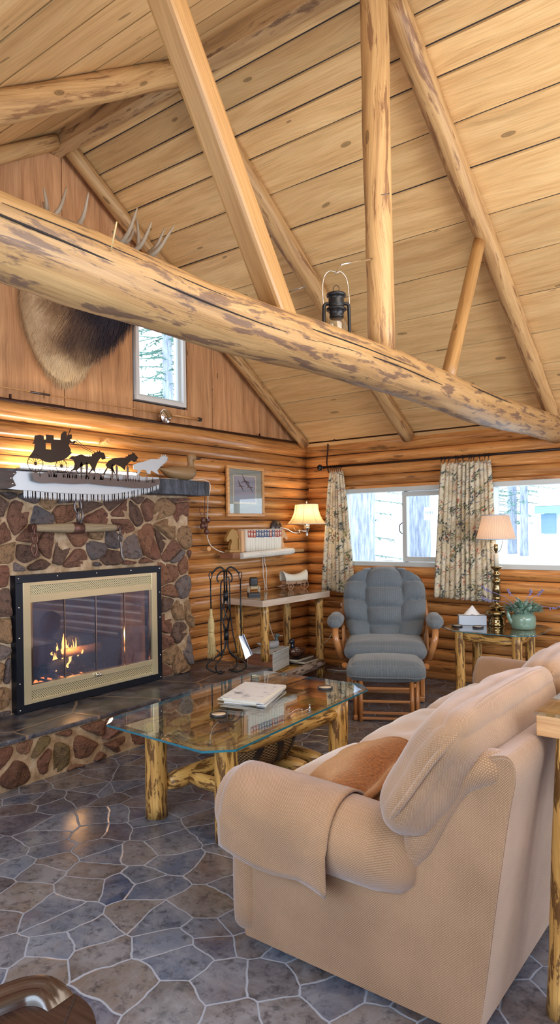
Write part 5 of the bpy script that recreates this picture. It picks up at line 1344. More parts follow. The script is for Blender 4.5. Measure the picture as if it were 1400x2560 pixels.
horse3 = [(-2.877, 1.978), (-2.831, 1.997), (-2.775, 2.009), (-2.701, 2.034), (-2.625, 2.039), (-2.587, 2.069), (-2.548, 2.072), (-2.524, 2.054), (-2.543, 2.024), (-2.582, 1.997), (-2.605, 1.983), (-2.638, 1.953), (-2.622, 1.921), (-2.67, 1.935), (-2.702, 1.949), (-2.713, 1.917), (-2.745, 1.927), (-2.755, 1.946), (-2.796, 1.948), (-2.823, 1.911), (-2.848, 1.902), (-2.832, 1.942), (-2.873, 1.947)]
ground = [(-3.714, 1.871), (-3.694, 1.879), (-3.617, 1.873), (-3.585, 1.899), (-3.537, 1.88), (-3.405, 1.887), (-3.319, 1.87), (-3.239, 1.896), (-3.194, 1.902), (-3.14, 1.872), (-3.046, 1.869), (-2.978, 1.864), (-2.909, 1.875), (-2.777, 1.866), (-2.617, 1.889), (-2.613, 1.849), (-2.726, 1.812), (-2.87, 1.807), (-2.979, 1.814), (-3.122, 1.816), (-3.267, 1.825), (-3.389, 1.816), (-3.538, 1.817), (-3.634, 1.81), (-3.703, 1.824)]
GX = .46
SC = thing('stagecoach_cutout', (GX, -3.15, 1.81), 'cut metal stagecoach pulled by running horses above the crosscut saw', 'wall art')
fG = lambda a, b, d: (GX + d, a, b)
M['cutmetal'] = plain('dark_cut_steel', L(66, 54, 48), .35, .6)
M['cutgrey'] = plain('brushed_cut_steel', L(120, 110, 108), .35, .75)
M['cutsheen'] = plain('cut_steel_painted_sheen', L(206, 214, 222), .35, .45, 0, .05)  # steel paled towards white, the windows' reflection put into its colour
wy0, wy1, wz0, wz1 = -3.611, -3.570, 2.035, 2.077
def clip2(poly, ax, v, keep_less):
    out = []
    for i in range(len(poly)):
        p, q = poly[i], poly[(i + 1) % len(poly)]; dp = (p[ax] - v) * (1 if keep_less else -1); dq = (q[ax] - v) * (1 if keep_less else -1)
        if dp <= 0: out.append(p)
        if dp * dq < 0: t = dp / (dp - dq); out.append((p[0] + (q[0] - p[0]) * t, p[1] + (q[1] - p[1]) * t))
    return out
mb = MB()
A = clip2(coach, 0, wy0, True); B_ = clip2(coach, 0, wy1, False); Cc = clip2(clip2(coach, 0, wy0, False), 0, wy1, True)
for pl in (A, B_, clip2(Cc, 1, wz1, False), clip2(Cc, 1, wz0, True)):
    if len(pl) > 2: mb.prism(pl, fG, .003)
build(mb, 'coach_body', 'cutmetal', SC)
for (y, z, r) in ((-3.688, 1.937, .056), (-3.493, 1.932, .044)):
    mb = MB(); c = Vector((GX + .0015, y, z)); R = rotz(pi / 2); wheel(mb, c, R, r, sp=12, tr=.003); mb.sphere(c, (.004, .012, .012), 10); build(mb, 'wheel', 'cutmetal', SC)
for nm, pl, mt in (('horse', horse1, 'cutmetal'), ('horse', horse2, 'cutmetal'), ('horse', horse3, 'cutsheen')):
    mb = MB(); mb.prism(pl, fG, .003); rg = random.Random(len(pl))
    for k in range(14):
        p = pl[4 + k % 8]; q = pl[5 + k % 8]; t = rg.random(); y = lerp(p[0], q[0], t); z = lerp(p[1], q[1], t)
        mb.prism([(y - .004, z - .004), (y + .004, z - .004), (y - .004, z + .010)], fG, .003)
    build(mb, nm, mt, SC)
mb = MB(); P = [(GX, a, b) for a, b in ((-3.384, 2.111), (-3.316, 2.067), (-3.228, 2.037), (-3.118, 2.012), (-2.907, 2.015), (-2.806, 2.003))]
mb.tube(P, .002, 5); mb.tube([(x, y + .012, z + .008) for x, y, z in P[:4]], .002, 5)
mb.tube([(GX, -3.62, 1.925), (GX, -2.75, 1.925)], .0025, 5); build(mb, 'reins', 'cutmetal', SC)
mb = MB(); mb.prism(ground, fG, .003); rg = random.Random(8)
for k in range(60):
    y = rg.uniform(-3.68, -2.66); z = 1.875; h = rg.uniform(.01, .035) if k % 9 else .085; w = .0035
    mb.prism([(y - w, z - .02), (y + w, z - .02), (y + rg.uniform(-.012, .012), z + h)], fG, .003)
for y in (-3.335, -3.29, -3.03, -3.07, -2.93):
    mb.prism([(y - .005, 1.87), (y + .005, 1.87), (y + .012, 1.95), (y, 1.975), (y - .010, 1.95)], fG, .003)
build(mb, 'ground_strip', 'cutgrey', SC)
mb = MB()
for y in (-3.6, -3.1, -2.7): mb.box((.415, y, 1.84), (.09, .012, .012))
build(mb, 'bracket', 'cutmetal', SC)

SW = thing('crosscut_saw', (.44, -3.25, 1.70), 'long bright crosscut saw blade with big teeth hung on the mantel', 'saw')
def sawbot(y): return 1.735 + .11 * max(0, (y + 3.2) / .61) ** 1.9 + .012 * max(0, (-3.5 - y) / .3)
pts = [(-3.80, 1.884), (-3.49, 1.888), (-3.05, 1.895), (-2.592, 1.903)]
bot = [(y, sawbot(y) + .018) for y in [lerp(-2.592, -3.76, k / 24) for k in range(25)]]
fS = lambda a, b, d: (.425 + d + .0 * a, a, b)
mb = MB(); mb.prism(pts + bot + [(-3.865, 1.768), (-3.835, 1.80), (-3.845, 1.845)], fS, .003)
y = -3.755; k = 0
while y < -2.60:
    w = .0115; zb = sawbot(y)
    if k % 5 == 4:
        mb.prism([(y, zb + .02), (y + w * .8, zb + .02), (y + w * .8, zb - .030), (y + w * .4, zb - .012), (y, zb - .030)], fS, .003); y += w * 1.9
    else:
        mb.prism([(y, zb + .02), (y + w, zb + .02), (y + w, zb - .016), (y + w * .5, zb - .034), (y, zb - .016)], fS, .003); y += w * 1.15
    if k % 5 in (1, 3): y += w * .75
    k += 1
build(mb, 'blade', 'cutsheen', SW)
mb = MB(); mb.prism([(-4.05, 1.88), (-3.93, 1.885), (-3.855, 1.882), (-3.808, 1.873), (-3.84, 1.838), (-3.815, 1.79), (-3.87, 1.768), (-3.95, 1.765), (-4.03, 1.80)], lambda a, b, d: (.412 + d, a, b), .03); h = build(mb, 'handle', 'dark_wood', SW, bevel=.006)
mb = MB()
for y, z in ((-3.83, 1.865), (-3.852, 1.835), (-3.84, 1.80)): mb.sphere((.443, y, z), .007, 8)
build(mb, 'rivets', 'chrome', h)
# tube lamp glowing on the mantel behind the cutout, with its cord
TLp = thing('tube_lamp', (.13, -3.1, 1.905), 'slim tube lamp glowing on the mantel behind the metal stagecoach', 'lamp')
mb = MB(); mb.box((.19, -3.12, 1.918), (.06, 1.05, .022), grain=1); build(mb, 'housing', 'white', TLp)
mb = MB(); mb.tube([(.19, -3.62, 1.94), (.19, -2.62, 1.94)], .012, 10); build(mb, 'tube', emit('tube_glow', (1, .86, .68), 14), TLp)
area('tube_lamp_light', (.16, -3.12, 1.97), (-.2, -3.12, 2.10), 1.0, .03, 6, (1.0, .84, .62))
mb = MB(); mb.tube(catmull([(.24, -2.60, 1.912), (.28, -2.35, 1.911), (.30, -2.1, 1.912), (.32, -1.96, 1.915), (.35, -1.93, 1.87), (.35, -1.95, 1.78)], 5), .004, 6)
mb.tube(catmull([(.34, -1.95, 1.775), (.16, -1.77, 1.62), (.12, -1.745, 1.48), (.12, -1.70, 1.36), (.14, -1.62, 1.30), (.14, -1.53, 1.278)], 6), .0045, 6)
build(mb, 'lamp_cord', 'cord', None, 'cream cord drooping from the mantel end to the log shelf', 'cord')
for i, (a, b_) in enumerate((((.05, -.86, 1.235), (.07, -.86, .87)), ((.06, -.83, 1.235), (.07, -.82, .87)))):
    mb = MB(); mb.tube(path(a, b_, 8, jit=.02, seed=i), .0045, 6); mb.tube(catmull([(.06, -.85 + .03 * i, .79), (.08, -.83 + .04 * i, .5), (.10, -.86 + .16 * i, .30)], 6), .0045, 6)
    build(mb, 'lamp_cord', 'cord', None, ['left cream cord hanging below the log shelf and corner table', 'right cream cord bending towards the glossy decoy'][i], 'cord')
mb = MB(); mb.tube(catmull([(.70, .02 - .1, .62), (.58, -.12, .60), (.47, -.13, .50), (.40, -.20, .32), (.36, -.40, .24)], 6), .005, 6)
build(mb, 'lamp_cord', 'cord', None, 'cream cord swinging from the socket behind the corner table', 'cord')
mb = MB(); mb.tube(catmull([(.62, -.11, .16), (.66, -.12, .10), (.64, -.14, .03), (.60, -.2, .006), (.4, -.24, .006)], 6), .005, 6)
build(mb, 'lamp_cord', 'cord', None, 'cream cord curling onto the floor by the window wall', 'cord')
OB = thing('socket_box', (.66, -.09, .60), 'dark brown wall socket box with two pale plugs by the window wall', 'socket')
mb = MB(); mb.box((.65, -.095, .655), (.21, .09, .12)); build(mb, 'box', 'leather', OB, bevel=.004)
for z in (.685, .63):
    mb = MB(); mb.soft((.575, -.165, z), (.07, .05, .034), .012, (0, 0, 0), 5); build(mb, 'plug', 'cord', OB)
mb = MB(); mb.tube([(.66, -.08, .71), (.66, -.08, .86)], .008, 8); build(mb, 'conduit', 'leather', OB)

decoy('duck_decoy', (.27, -2.20, 1.902), 1.45, 1.12, 'duckbrown', 'duckbrown', 'rubber', 'tan and black duck decoy on the right end of the mantel')
# singletree with chain fittings
SG = thing('singletree', (.33, -3.28, 1.33), 'weathered wooden singletree bar with iron hooks hanging on the stones', 'yoke')
mb = MB(); P = path((.34, -3.64, 1.52), (.34, -2.93, 1.518), 16); mb.tube(P, [.022 + .013 * sin(pi * i / 16) for i in range(17)], 18, jit=.05, seed=3); build(mb, 'bar', 'weathered', SG)
mb = MB()
for y in (-3.64, -2.93): mb.tube([(.34, y - .018, 1.52), (.34, y + .018, 1.52)], .029, 14)
mb.tube([(.34, -3.33, 1.515), (.34, -3.245, 1.515)], .039, 16); build(mb, 'iron_cap', 'rust', SG)
def link(mb, c, ry, rz, R=None, t=.006):
    R = R or Matrix.Identity(4); c = Vector(c); mb.tube([c + R @ Vector((0, ry * cos(a), rz * sin(a))) for a in [2 * pi * i / 20 for i in range(20)]], t, 8, closed=True)
mb = MB(); mb.tube(catmull([(.37, -3.28, 1.55), (.39, -3.275, 1.60), (.37, -3.275, 1.65), (.34, -3.29, 1.64)], 5), .010, 8); link(mb, (.37, -3.30, 1.67), .028, .05, None, .008); link(mb, (.355, -3.29, 1.60), .02, .045, rotz(1.2), .007)
build(mb, 'hanging_ring', 'iron_grey', SG)
mb = MB(); link(mb, (.365, -3.64, 1.495), .018, .03, rotz(.9)); link(mb, (.37, -3.64, 1.45), .018, .03); mb.tube(catmull([(.37, -3.655, 1.42), (.375, -3.67, 1.38), (.375, -3.65, 1.335), (.375, -3.63, 1.38), (.37, -3.635, 1.42)], 5), .007, 8); build(mb, 'hook', 'rust', SG)
mb = MB(); link(mb, (.365, -2.93, 1.49), .018, .03, rotz(.9)); link(mb, (.37, -2.93, 1.44), .022, .026); mb.tube(catmull([(.37, -2.93, 1.415), (.372, -2.925, 1.36), (.375, -2.92, 1.30), (.38, -2.90, 1.27)], 5), .008, 8); build(mb, 'hook', 'iron_grey', SG)
mb = MB(); mb.tube([(.30, -3.28, 1.73), (.40, -3.28, 1.715)], .008, 8); build(mb, 'nail', 'rust', SG)
# bell cluster
BL = thing('bell_cluster', (.12, -1.765, 1.46), 'cluster of rusty bells on wire hanging below the mantel end', 'ornament')
mb = MB(); mb.tube([(.12, -1.757, 1.79), (.12, -1.765, 1.52)], .003, 6); mb.tube(catmull([(.12, -1.76, 1.66), (.13, -1.80, 1.70), (.12, -1.83, 1.67), (.12, -1.80, 1.62), (.12, -1.76, 1.64), (.12, -1.70, 1.66), (.13, -1.71, 1.70), (.12, -1.75, 1.68)], 5), .003, 6)
mb.tube([(.12, -1.82, 1.62), (.12, -1.72, 1.625)], .003, 6); build(mb, 'wire', 'rust', BL)
for (dy, z) in ((-.035, 1.575), (.028, 1.578), (-.045, 1.525), (-.005, 1.53), (.005, 1.475)):
    mb = MB(); mb.sphere((.135, -1.765 + dy, z), (.024, .024, .030), 12); build(mb, 'bell', 'rust', BL)
for c, lab in (((0, -2.83, 2.18), 'pale wooden peg in the logs above the metal horses'), ((0, -1.705, 1.305), 'pale wooden peg in the log left of the book shelf')):
    mb = MB(); mb.tube([(c[0], c[1], c[2]), (.10, c[1], c[2] + .012)], [.012, .010], 12); mb.tube([(.10, c[1], c[2] + .012), (.115, c[1], c[2] + .013)], [.024, .022], 14)
    build(mb, 'wall_peg', 'frame_wood', None, lab, 'peg')
# fly rod
FR = thing('fly_rod', (.05, -2.7, 2.48), 'bamboo fly rod with a silver reel resting along the top log', 'fishing rod')
mb = MB(); mb.tube([(.06, -4.6, 2.485), (.06, -1.95, 2.487)], [.003, .006], 8); build(mb, 'rod', 'frame_wood', FR)
mb = MB(); mb.tube([(.06, -3.46, 2.4845), (.06, -3.30, 2.485)], .008, 8); build(mb, 'ferrule', 'iron_grey', FR)
mb = MB(); mb.tube([(.06, -2.1, 2.487), (.06, -1.76, 2.488)], .011, 10); build(mb, 'grip', 'frame_wood', FR)
mb = MB(); mb.tube([(.06, -1.765, 2.488), (.06, -1.735, 2.488)], .018, 12); build(mb, 'butt_cap', 'rubber', FR)
mb = MB(); Rr = Matrix.Rotation(pi / 2, 4, 'Y'); mb.lathe([(0, 0), (.055, 0), (.06, .006), (.06, .03), (.055, .036), (0, .036)], (.075, -2.20, 2.46), 26, R=Rr); mb.tube([(.12, -2.18, 2.44), (.145, -2.18, 2.44)], .008, 8); build(mb, 'reel', 'chrome', FR)

# ------------------------------------------------------------------ elk shoulder mount
EK = thing('elk_mount', (0, -3.17, 2.6), 'shaggy brown elk head mount with antlers on the gable, half hidden by the cross beam', 'taxidermy')
rings = []   # x, yc, ztop, zbot, halfwidth
prof_e = [(.00, -3.17, 3.62, 2.60, .33), (.05, -3.17, 3.62, 2.605, .345), (.14, -3.17, 3.58, 2.66, .325), (.26, -3.165, 3.52, 2.74, .285), (.40, -3.16, 3.44, 2.78, .235), (.55, -3.15, 3.38, 2.84, .19), (.68, -3.145, 3.36, 2.92, .155), (.80, -3.14, 3.36, 3.00, .125), (.90, -3.14, 3.34, 3.05, .11), (1.0, -3.14, 3.29, 3.06, .09), (1.12, -3.14, 3.21, 3.04, .065), (1.24, -3.14, 3.14, 3.01, .055), (1.30, -3.14, 3.10, 3.02, .035), (1.32, -3.14, 3.07, 3.05, .008)]
rows = []; nR = 40
def ering(i, a):
    x, yc, zt, zb, hw = prof_e[i]; zm = lerp(zb, zt, .52); s_ = sin(a); c_ = cos(a)
    pt = max(0, -s_) ; w = hw * (abs(c_) ** .9) * (1 if c_ > 0 else -1)
    if i < 4: w *= 1 - .25 * pt ** 2
    z = zm + (s_ * (zt - zm) if s_ > 0 else -((-s_) ** (1.15)) * (zm - zb)); return Vector((x, yc + w, z))
for i in range(len(prof_e)):
    rows.append([ering(i, 2 * pi * j / nR) for j in range(nR + 1)])
mb = MB(); mb.grid(rows); body = build(mb, 'head_and_neck', 'fur', EK)
def tone(p):
    x, y, z = p; d = .20 + (x - .14) * 1.15 + (.12 if z < 3.1 else -.05) * min(1, x * 4) + .25 * noise.noise(Vector((x * 6, y * 7, z * 4)))
    if z < 2.75 and x < .25: d -= .2
    if y < -3.38: d -= .12
    return max(0, min(1, d))
def settone(o):
    at = o.data.attributes.new('tone', 'FLOAT', 'POINT'); org = ORG[o] if o.parent is None else ORG[o.parent]
    for i, v in enumerate(o.data.vertices): at.data[i].value = tone(v.co + org)
settone(body)
rg = random.Random(12); mb = MB()
for k in range(14000):
    i = rg.uniform(0, 8.0); i0 = int(i); a = rg.uniform(0, 2 * pi)
    if sin(a) > .75: continue
    p = ering(i0, a).lerp(ering(i0 + 1, a), i - i0); cen = Vector((p.x, -3.16, 3.12)); nrm = (p - cen).normalized()
    l = rg.uniform(.035, .075) * (1 + .8 * (p.x > .3) * (p.z < 3.1)); d = (Vector((-.55, 0, -.75)) * 1.0 + nrm * .35 + Vector((rg.uniform(-.2, .2), rg.uniform(-.25, .25), rg.uniform(-.1, .1)))).normalized()
    if p.x < .08: d = (d + Vector((.6, 0, 0))).normalized()
    e = p + d * l; e.x = max(e.x, .01); sd = d.cross(nrm).normalized() * rg.uniform(.0009, .002); md = p.lerp(e, .5) + nrm * .006
    mb.add([p - sd, p + sd, md + sd * .8, md - sd * .8, e], [(0, 1, 2, 3), (3, 2, 4)])
hair = build(mb, 'fur_coat', 'fur', EK, kind='stuff'); settone(hair)
for s_ in (-1, 1):
    mb = MB(); mb.sphere((.98, -3.14 + s_ * .088, 3.235), .018, 10); build(mb, 'eye', 'loon', EK)
    mb = MB(); mb.tube([(.82, -3.14 + s_ * .10, 3.30), (.78, -3.14 + s_ * .19, 3.33), (.75, -3.14 + s_ * .27, 3.34)], [.03, .045, .008], 10, flat=.5); er = build(mb, 'ear', 'fur', EK); settone(er)
    mb = MB(); main = catmull([(.84, -3.14 + s_ * .06, 3.34), (.72, -3.14 + s_ * .17, 3.42), (.58, -3.14 + s_ * .30, 3.50), (.44, -3.14 + s_ * .37, 3.57), (.30, -3.14 + s_ * .33, 3.68), (.22, -3.14 + s_ * .30, 3.78)], 5)
    mb.tube(main, [lerp(.026, .008, i / (len(main) - 1)) for i in range(len(main))], 10)
    for (t, d) in ((.02, (.22, .02, .13)), (.12, (.24, .04, .16)), (.42, (.17, .03, .16)), (.66, (.08, -.06, .20)), (.82, (.06, .06, .12))):
        p = main[int(t * (len(main) - 1))]; d = Vector((d[0], d[1] * s_, d[2])); mb.tube(catmull([p, p + d * .5 + Vector((.02, 0, -.03)), p + d * 1.08], 4), [.018, .018, .017, .016, .014, .012, .010, .007, .003], 8)
    build(mb, 'antler', 'antler', EK)
mb = MB(); mb.sphere((1.30, -3.14, 3.08), (.03, .045, .03), 10); build(mb, 'nose', 'rubber', EK)

# ------------------------------------------------------------------ fireplace tool stand
PX, PY, PZ = .54, -1.965, .297
FT = thing('fire_tool_stand', (PX, PY, PZ), 'black wrought iron fire tool stand on the slate hearth', 'tool stand')
axx = Vector((.795, .607, 0)); axy = Vector((.607, -.795, 0)); O = Vector((PX, PY, PZ))
def Lp(u, v, z): return O + axx * u + axy * v + Vector((0, 0, z))
mb = MB()
for s_, ph in ((-1, 0), (1, 0), (-1, 1), (1, 1)):
    u = .11 if ph == 0 else .055; v = .03 if ph == 0 else .10 ; v *= 1 if ph == 0 else -1 if s_ > 0 else 1
    P = [Lp(s_ * u * .35, v * .3, .012), Lp(s_ * u * .9, v * .8, .008), Lp(s_ * u * 1.45, v, .04), Lp(s_ * u * 1.35, v, .09), Lp(s_ * u * .7, v * .5, .135), Lp(s_ * .014, v * .2, .20), Lp(s_ * .010, 0, .30)]
    mb.tube(catmull(P, 6), .0065, 8)
build(mb, 'foot', 'black', FT)
mb = MB(); 
for k in range(4):
    a0 = k * pi / 2; P = []
    for i in range(17):
        t = i / 16; a = a0 + t * pi * .9; r = .010 + .026 * sin(pi * t); P.append(Lp(r * cos(a), r * sin(a), .34 + .28 * t))
    mb.tube(P, .006, 8)
build(mb, 'basket_twist', 'black', FT)
mb = MB(); mb.tube([Lp(0, 0, .27), Lp(0, 0, .345)], .021, 16); mb.tube([Lp(0, 0, .60), Lp(0, 0, .68)], .021, 16); build(mb, 'collar', 'black', FT)
mb = MB()
for du in (-.009, .009): mb.tube([Lp(du, 0, .66), Lp(du, 0, .86)], .0075, 8)
for s_ in (-1, 1):
    mb.tube(catmull([Lp(s_ * .006, 0, .84), Lp(s_ * .03, .0, .875), Lp(s_ * .07, .0, .87), Lp(s_ * .115, 0, .825)], 6), .0075, 8)
    mb.tube(catmull([Lp(s_ * .006, .0, .84), Lp(s_ * .028, .05, .845), Lp(s_ * .055, .08, .82), Lp(s_ * .062, .085, .785), Lp(s_ * .05, .085, .76)], 6), .0065, 8)
build(mb, 'top_arms', 'black', FT)
def handle(mb, u, v, z0, z1):
    mb.tube([Lp(u, v, z1 - .07), Lp(u, v, z0)], .0055, 8)
    for s_ in (-1, 1): mb.tube(catmull([Lp(u, v, z1 - .07), Lp(u + s_ * .013, v, z1 - .03), Lp(u + s_ * .004, v, z1)], 4), .0045, 6)
BR = thing('hearth_broom', Lp(-.125, 0, .15), 'straw hearth broom hanging on the left of the tool stand', 'broom')
mb = MB(); handle(mb, -.125, .0, .53, .84); build(mb, 'handle', 'black', BR)
mb = MB(); mb.lathe([(.013, .53), (.015, .47), (.026, .44), (.032, .40), (.028, .34), (.030, .25), (.034, .16), (.02, .155), (0, .16)], Lp(-.125, 0, 0), 18, sy=.8); rg = random.Random(5)
for k in range(70):
    a = rg.uniform(0, 2 * pi); r = .028; b = Lp(-.125 + r * cos(a), r * sin(a), .30); mb.tube([b, b + Vector((rg.uniform(-.012, .012), rg.uniform(-.012, .012), -rg.uniform(.13, .19)))], .0012, 4, caps=False)
build(mb, 'straw', 'straw', BR)
SHV = thing('ash_shovel', Lp(.125, 0, .1), 'grey ash shovel hanging on the right of the tool stand', 'shovel')
mb = MB(); handle(mb, .125, .0, .30, .84); build(mb, 'handle', 'black', SHV)
mb = MB(); q = [Lp(.105, .01, .30), Lp(.145, -.02, .315), Lp(.215, .00, .145), Lp(.16, .03, .11)]
mb.add([tuple(p) for p in q] + [tuple(p + axy * -.004) for p in q], [(0, 1, 2, 3), (7, 6, 5, 4), (0, 4, 5, 1), (1, 5, 6, 2), (2, 6, 7, 3), (3, 7, 4, 0)])
q2 = [q[1], q[2], q[2] + axy * .022, q[1] + axy * .022]; mb.add([tuple(p) for p in q2] + [tuple(p + axx * .003) for p in q2], [(0, 1, 2, 3), (7, 6, 5, 4), (0, 4, 5, 1), (1, 5, 6, 2), (2, 6, 7, 3), (3, 7, 4, 0)])
build(mb, 'scoop', 'steel', SHV)
PKR = thing('fire_poker', Lp(-.04, -.05, .1), 'black poker hanging behind the left of the tool stand', 'poker')
mb = MB(); mb.tube(catmull([Lp(-.008, -.05, .775), Lp(-.03, -.05, .76), Lp(-.045, -.05, .70), Lp(-.048, -.05, .3), Lp(-.045, -.05, .12)], 6), .006, 8); mb.tube(catmull([Lp(-.045, -.05, .14), Lp(-.08, -.05, .17), Lp(-.12, -.05, .19)], 4), .005, 8); build(mb, 'rod', 'black', PKR)
TGS = thing('log_tongs', Lp(.03, -.05, .1), 'black log tongs hanging behind the right of the tool stand', 'tongs')
mb = MB(); mb.tube(catmull([Lp(.012, -.05, .79), Lp(.028, -.05, .76), Lp(.032, -.05, .5), Lp(.05, -.05, .33), Lp(.075, -.05, .2), Lp(.08, -.05, .15)], 6), .0055, 8); build(mb, 'rod', 'black', TGS)

# ------------------------------------------------------------------ curtains
CRD = thing('curtain_rod', (1.5, -.12, 2.10), 'dark bronze curtain rod with a ball finial above the windows', 'curtain rod')
mb = MB(); mb.tube([(.285, -.115, 2.138), (3.9, -.115, 2.138)], .0125, 12); build(mb, 'rod', 'bronze', CRD)
mb = MB(); mb.sphere((.262, -.115, 2.138), (.030, .032, .034), 16); mb.tube([(.28, -.115, 2.138), (.315, -.115, 2.138)], .016, 12); build(mb, 'finial', 'black', CRD)
mb = MB(); mb.tube(catmull([(.335, -.06, 2.40), (.335, -.07, 2.30), (.338, -.09, 2.22), (.345, -.10, 2.16), (.36, -.09, 2.08)], 5), .008, 8); build(mb, 'hook_bracket', 'pipe', CRD)
def rings_at(xs, grp, lab):
    for i, x in enumerate(xs):
        mb = MB(); c = Vector((x, -.115, 2.130)); mb.tube([c + Vector((.004 * sin(a * 2), .021 * cos(a), .021 * sin(a))) for a in [2 * pi * k / 18 for k in range(18)]], .003, 6, closed=True); mb.tube([c + Vector((0, 0, -.02)), c + Vector((0, 0, -.042))], .002, 5)
        build(mb, 'curtain_ring', 'black', None, 'dark curtain ring, %s from the left above the %s' % (['first', 'second', 'third', 'fourth', 'fifth', 'sixth', 'seventh', 'eighth', 'ninth', 'tenth', 'eleventh', 'twelfth'][i], lab), 'ring', grp)
rings_at([.40, .425, .45, .475, .50, .525], 'rings of the corner curtain', 'narrow corner curtain')
rings_at([1.655, 1.69, 1.73, 1.80, 1.82, 1.87, 1.93, 1.95, 1.975, 2.03, 2.08, 2.115], 'rings of the middle curtain', 'wide curtain between the windows')
def curtain(x0t, x1t, x0b, x1b, zt, zb0, zb1, npl, amp, label, seed, bulge=0, nj=150):
    rows = []; ni = 30
    for i in range(ni + 1):
        t = i / ni; row = []; e = t ** .8
        for j in range(nj + 1):
            s_ = j / nj; a = lerp(x0t, x0b, e); b = lerp(x1t, x1b, min(1, e * 1.05)); zb = lerp(zb0, zb1, s_)
            ph = npl * 2 * pi * (s_ + .012 * sin(s_ * 19 + seed)); am = amp * (.45 + .7 * t ** .5) * (.7 + .45 * sin(s_ * 11 + seed))
            x = lerp(a, b, s_) + .006 * sin(ph + 1.2) * (1 + t) ; y = -.115 + am * (sin(ph) + .3 * sin(2 * ph + 1)) + .012 * noise.noise(Vector((s_ * 6, t * 3, seed)))
            z = lerp(zt + (.014 * sin(ph) if i == 0 else 0), zb + .004 * sin(ph), t)
            row.append((x, y, z))
        rows.append(row)
    mb = MB(); mb.grid(rows)
    # fabric is fuller than its hung width: stretch the uv
    o = build(mb, 'drape', 'curtain', None, label, 'curtain'); sd = o.modifiers.new('t', 'SOLIDIFY'); sd.thickness = .003; sd.offset = 0; return o
curtain(.385, .545, .245, .665, 2.088, .835, .80, 7, .020, 'narrow lakeside print curtain gathered in the corner', 1)
curtain(1.645, 2.125, 1.545, 2.175, 2.092, .815, .79, 12, .022, 'wide lakeside print curtain hanging between the two windows', 2)

# ------------------------------------------------------------------ lantern hung from the king post
LN = thing('kerosene_lantern', (2.705, -3.60, 2.28), 'black kerosene lantern with wire bail hanging beside the upright post', 'lantern')
C0 = Vector((2.715, -3.605, 0)); lx = Vector((.795, .607, 0))
def LL(u, z): return C0 + lx * u + Vector((0, 0, z))
mb = MB(); mb.lathe([(0, 2.565), (.030, 2.565), (.043, 2.560), (.046, 2.552), (.040, 2.545), (.034, 2.543), (.036, 2.532), (.036, 2.502), (.034, 2.497), (.045, 2.493), (.047, 2.486), (.036, 2.482), (.034, 2.470), (.031, 2.464), (.034, 2.455), (.031, 2.448), (0, 2.448)], (C0.x, C0.y, 0), 28)
build(mb, 'chimney', 'black', LN)
mb = MB(); mb.lathe([(.030, 2.448), (.038, 2.436), (.045, 2.405), (.045, 2.36), (.040, 2.325), (.034, 2.31)], (C0.x, C0.y, 0), 28); build(mb, 'globe', 'glass_clear', LN)
mb = MB(); mb.lathe([(0, 2.31), (.035, 2.31), (.035, 2.30), (.055, 2.292), (.062, 2.28), (.062, 2.245), (.055, 2.235), (0, 2.235)], (C0.x - .0, C0.y, .0), 28)
for s_ in (-1, 1): mb.tube(catmull([LL(s_ * .032, 2.515), LL(s_ * .052, 2.512), LL(s_ * .057, 2.49), LL(s_ * .058, 2.40), LL(s_ * .057, 2.29), LL(s_ * .05, 2.26)], 5), .008, 8)
build(mb, 'frame', 'black', LN)
mb = MB(); mb.tube(catmull([LL(-.008, 2.563), LL(-.014, 2.585), LL(0, 2.60), LL(.014, 2.587), LL(.006, 2.563)], 5), .0018, 6); build(mb, 'lift_ring', 'black', LN)
mb = MB(); mb.tube(catmull([LL(-.058, 2.50), LL(-.062, 2.58), LL(-.055, 2.635), LL(-.035, 2.662), LL(-.01, 2.662), LL(.004, 2.654), LL(.02, 2.662), LL(.045, 2.635), LL(.056, 2.58), LL(.060, 2.49)], 6), .002, 6); build(mb, 'bail', 'chrome', LN)
mb = MB(); mb.tube(catmull([(2.70, -3.245, 2.83), (2.703, -3.42, 2.762), (2.708, -3.55, 2.705), (2.71, -3.585, 2.672), (2.712, -3.60, 2.655), (2.714, -3.615, 2.662)], 5), .003, 6); mb.tube([(2.70, -3.245, 2.836), (2.708, -3.55, 2.711)], .0035, 6)
build(mb, 'lantern_hook', 'chrome', None, 'thin metal hook arm reaching from the post to the lantern bail', 'hook')

# ------------------------------------------------------------------ console behind the sofa, at the right edge
SB = thing('sofa_table', (3.95, -3.2, 0), 'plank table with a glass sheet and log legs behind the sofa at the right edge', 'table')
mb = MB(); mb.box((3.962, -3.05, .888), (.44, 2.16, .062), grain=1); build(mb, 'plank_top', 'slab_edge', SB, bevel=.003)
mb = MB(); mb.box((3.962, -3.05, .926), (.45, 2.17, .010)); build(mb, 'glass_sheet', ['table_glass'], SB)
for i, (x, y, dx) in enumerate(((3.79, -4.082, .0), (4.12, -4.05, 0), (3.83, -2.06, 0), (4.12, -2.06, 0))):
    mb = MB(); logleg(mb, x, y, 0, .858, .044, 120 + i, dx=.042 if i == 0 else 0); build(mb, 'leg', 'leg_log', SB)

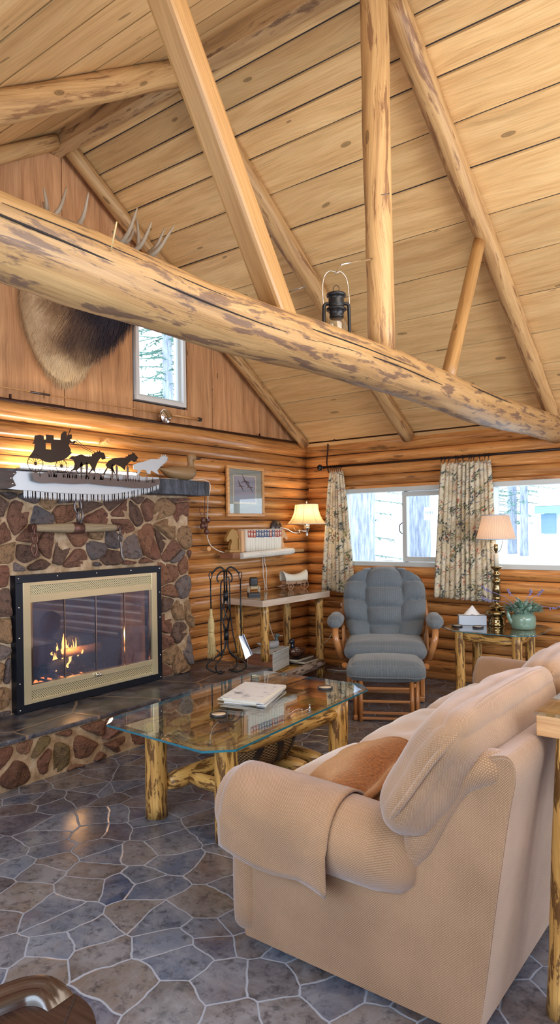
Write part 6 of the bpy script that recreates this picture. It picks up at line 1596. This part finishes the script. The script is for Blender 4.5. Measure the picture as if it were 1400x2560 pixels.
# ------------------------------------------------------------------ captain's chair at the lower left corner
CC = thing('wooden_armchair', (3.36, -5.85, 0), 'dark glossy wooden armchair with a curved arm rail at the bottom left corner', 'chair')
outer = [(3.20, -5.98), (3.245, -5.80), (3.262, -5.70), (3.283, -5.612), (3.305, -5.566), (3.345, -5.540), (3.395, -5.534), (3.445, -5.543), (3.495, -5.575), (3.53, -5.63), (3.545, -5.72), (3.55, -5.90)]
oc_ = [(p.x, p.y) for p in catmull([(a, b, 0) for a, b in outer], 5)]
def off(pl, d):
    out = []
    for i in range(len(pl)):
        a = Vector(pl[max(0, i - 1)]); b = Vector(pl[min(len(pl) - 1, i + 1)]); t = (b - a).normalized(); out.append((pl[i][0] + t.y * d, pl[i][1] - t.x * d))
    return out
inn = [(p.x, p.y) for p in catmull([(3.285, -5.98, 0), (3.32, -5.82, 0), (3.345, -5.75, 0), (3.385, -5.715, 0), (3.425, -5.73, 0), (3.45, -5.80, 0), (3.46, -5.90, 0)], 5)]
mb = MB(); mb.prism(oc_ + inn[::-1], lambda a, b, d: (a, b, .672 + d), .028); build(mb, 'arm_rail', 'dark_wood', CC, bevel=.006)
cr = [p for p in off(oc_, .002) if p[0] < 3.394]; nC = len(cr); rows = []
sec = [(0, 0), (-.001, .010), (.002, .018), (.008, .023), (.018, .024), (.027, .021), (.031, .015), (.034, .017), (.042, .017), (.049, .012), (.052, .004), (.053, 0)]
for d_, z_ in sec:
    q_ = off(cr, d_); rows.append([(a, b, .7005 + z_ * min(1, (nC - 1 - i) / 5) ** .6) for i, (a, b) in enumerate(q_)])
mb = MB(); mb.grid(rows); build(mb, 'crest', 'dark_wood', CC)
mb = MB(); mb.tube([(3.392, -5.537, .7005), (3.44, -5.60, .7005), (3.475, -5.66, .7005)], .0010, 6); build(mb, 'joint_line', 'burnt', CC)
mb = MB(); mb.soft((3.385, -5.86, .44), (.42, .50, .05), .02, (0, 0, 0), 8); build(mb, 'seat', 'dark_wood', CC)
md_ = off(oc_, .045)
for i in range(3, len(md_) - 2, 6):
    a, b = md_[i]; mb = MB(); mb.tube([(lerp(3.385, a, .9), lerp(-5.86, b, .78), .455), (a, b, .675)], [.010, .011], 10); build(mb, 'spindle', 'dark_wood', CC)
for (dx, dy) in ((-.15, .17), (.15, .17), (-.15, -.19), (.15, -.19)):
    mb = MB(); mb.tube([(3.385 + dx * 1.2, -5.86 + dy * 1.2, 0), (3.385 + dx, -5.86 + dy, .43)], [.015, .022], 10); build(mb, 'leg', 'dark_wood', CC)
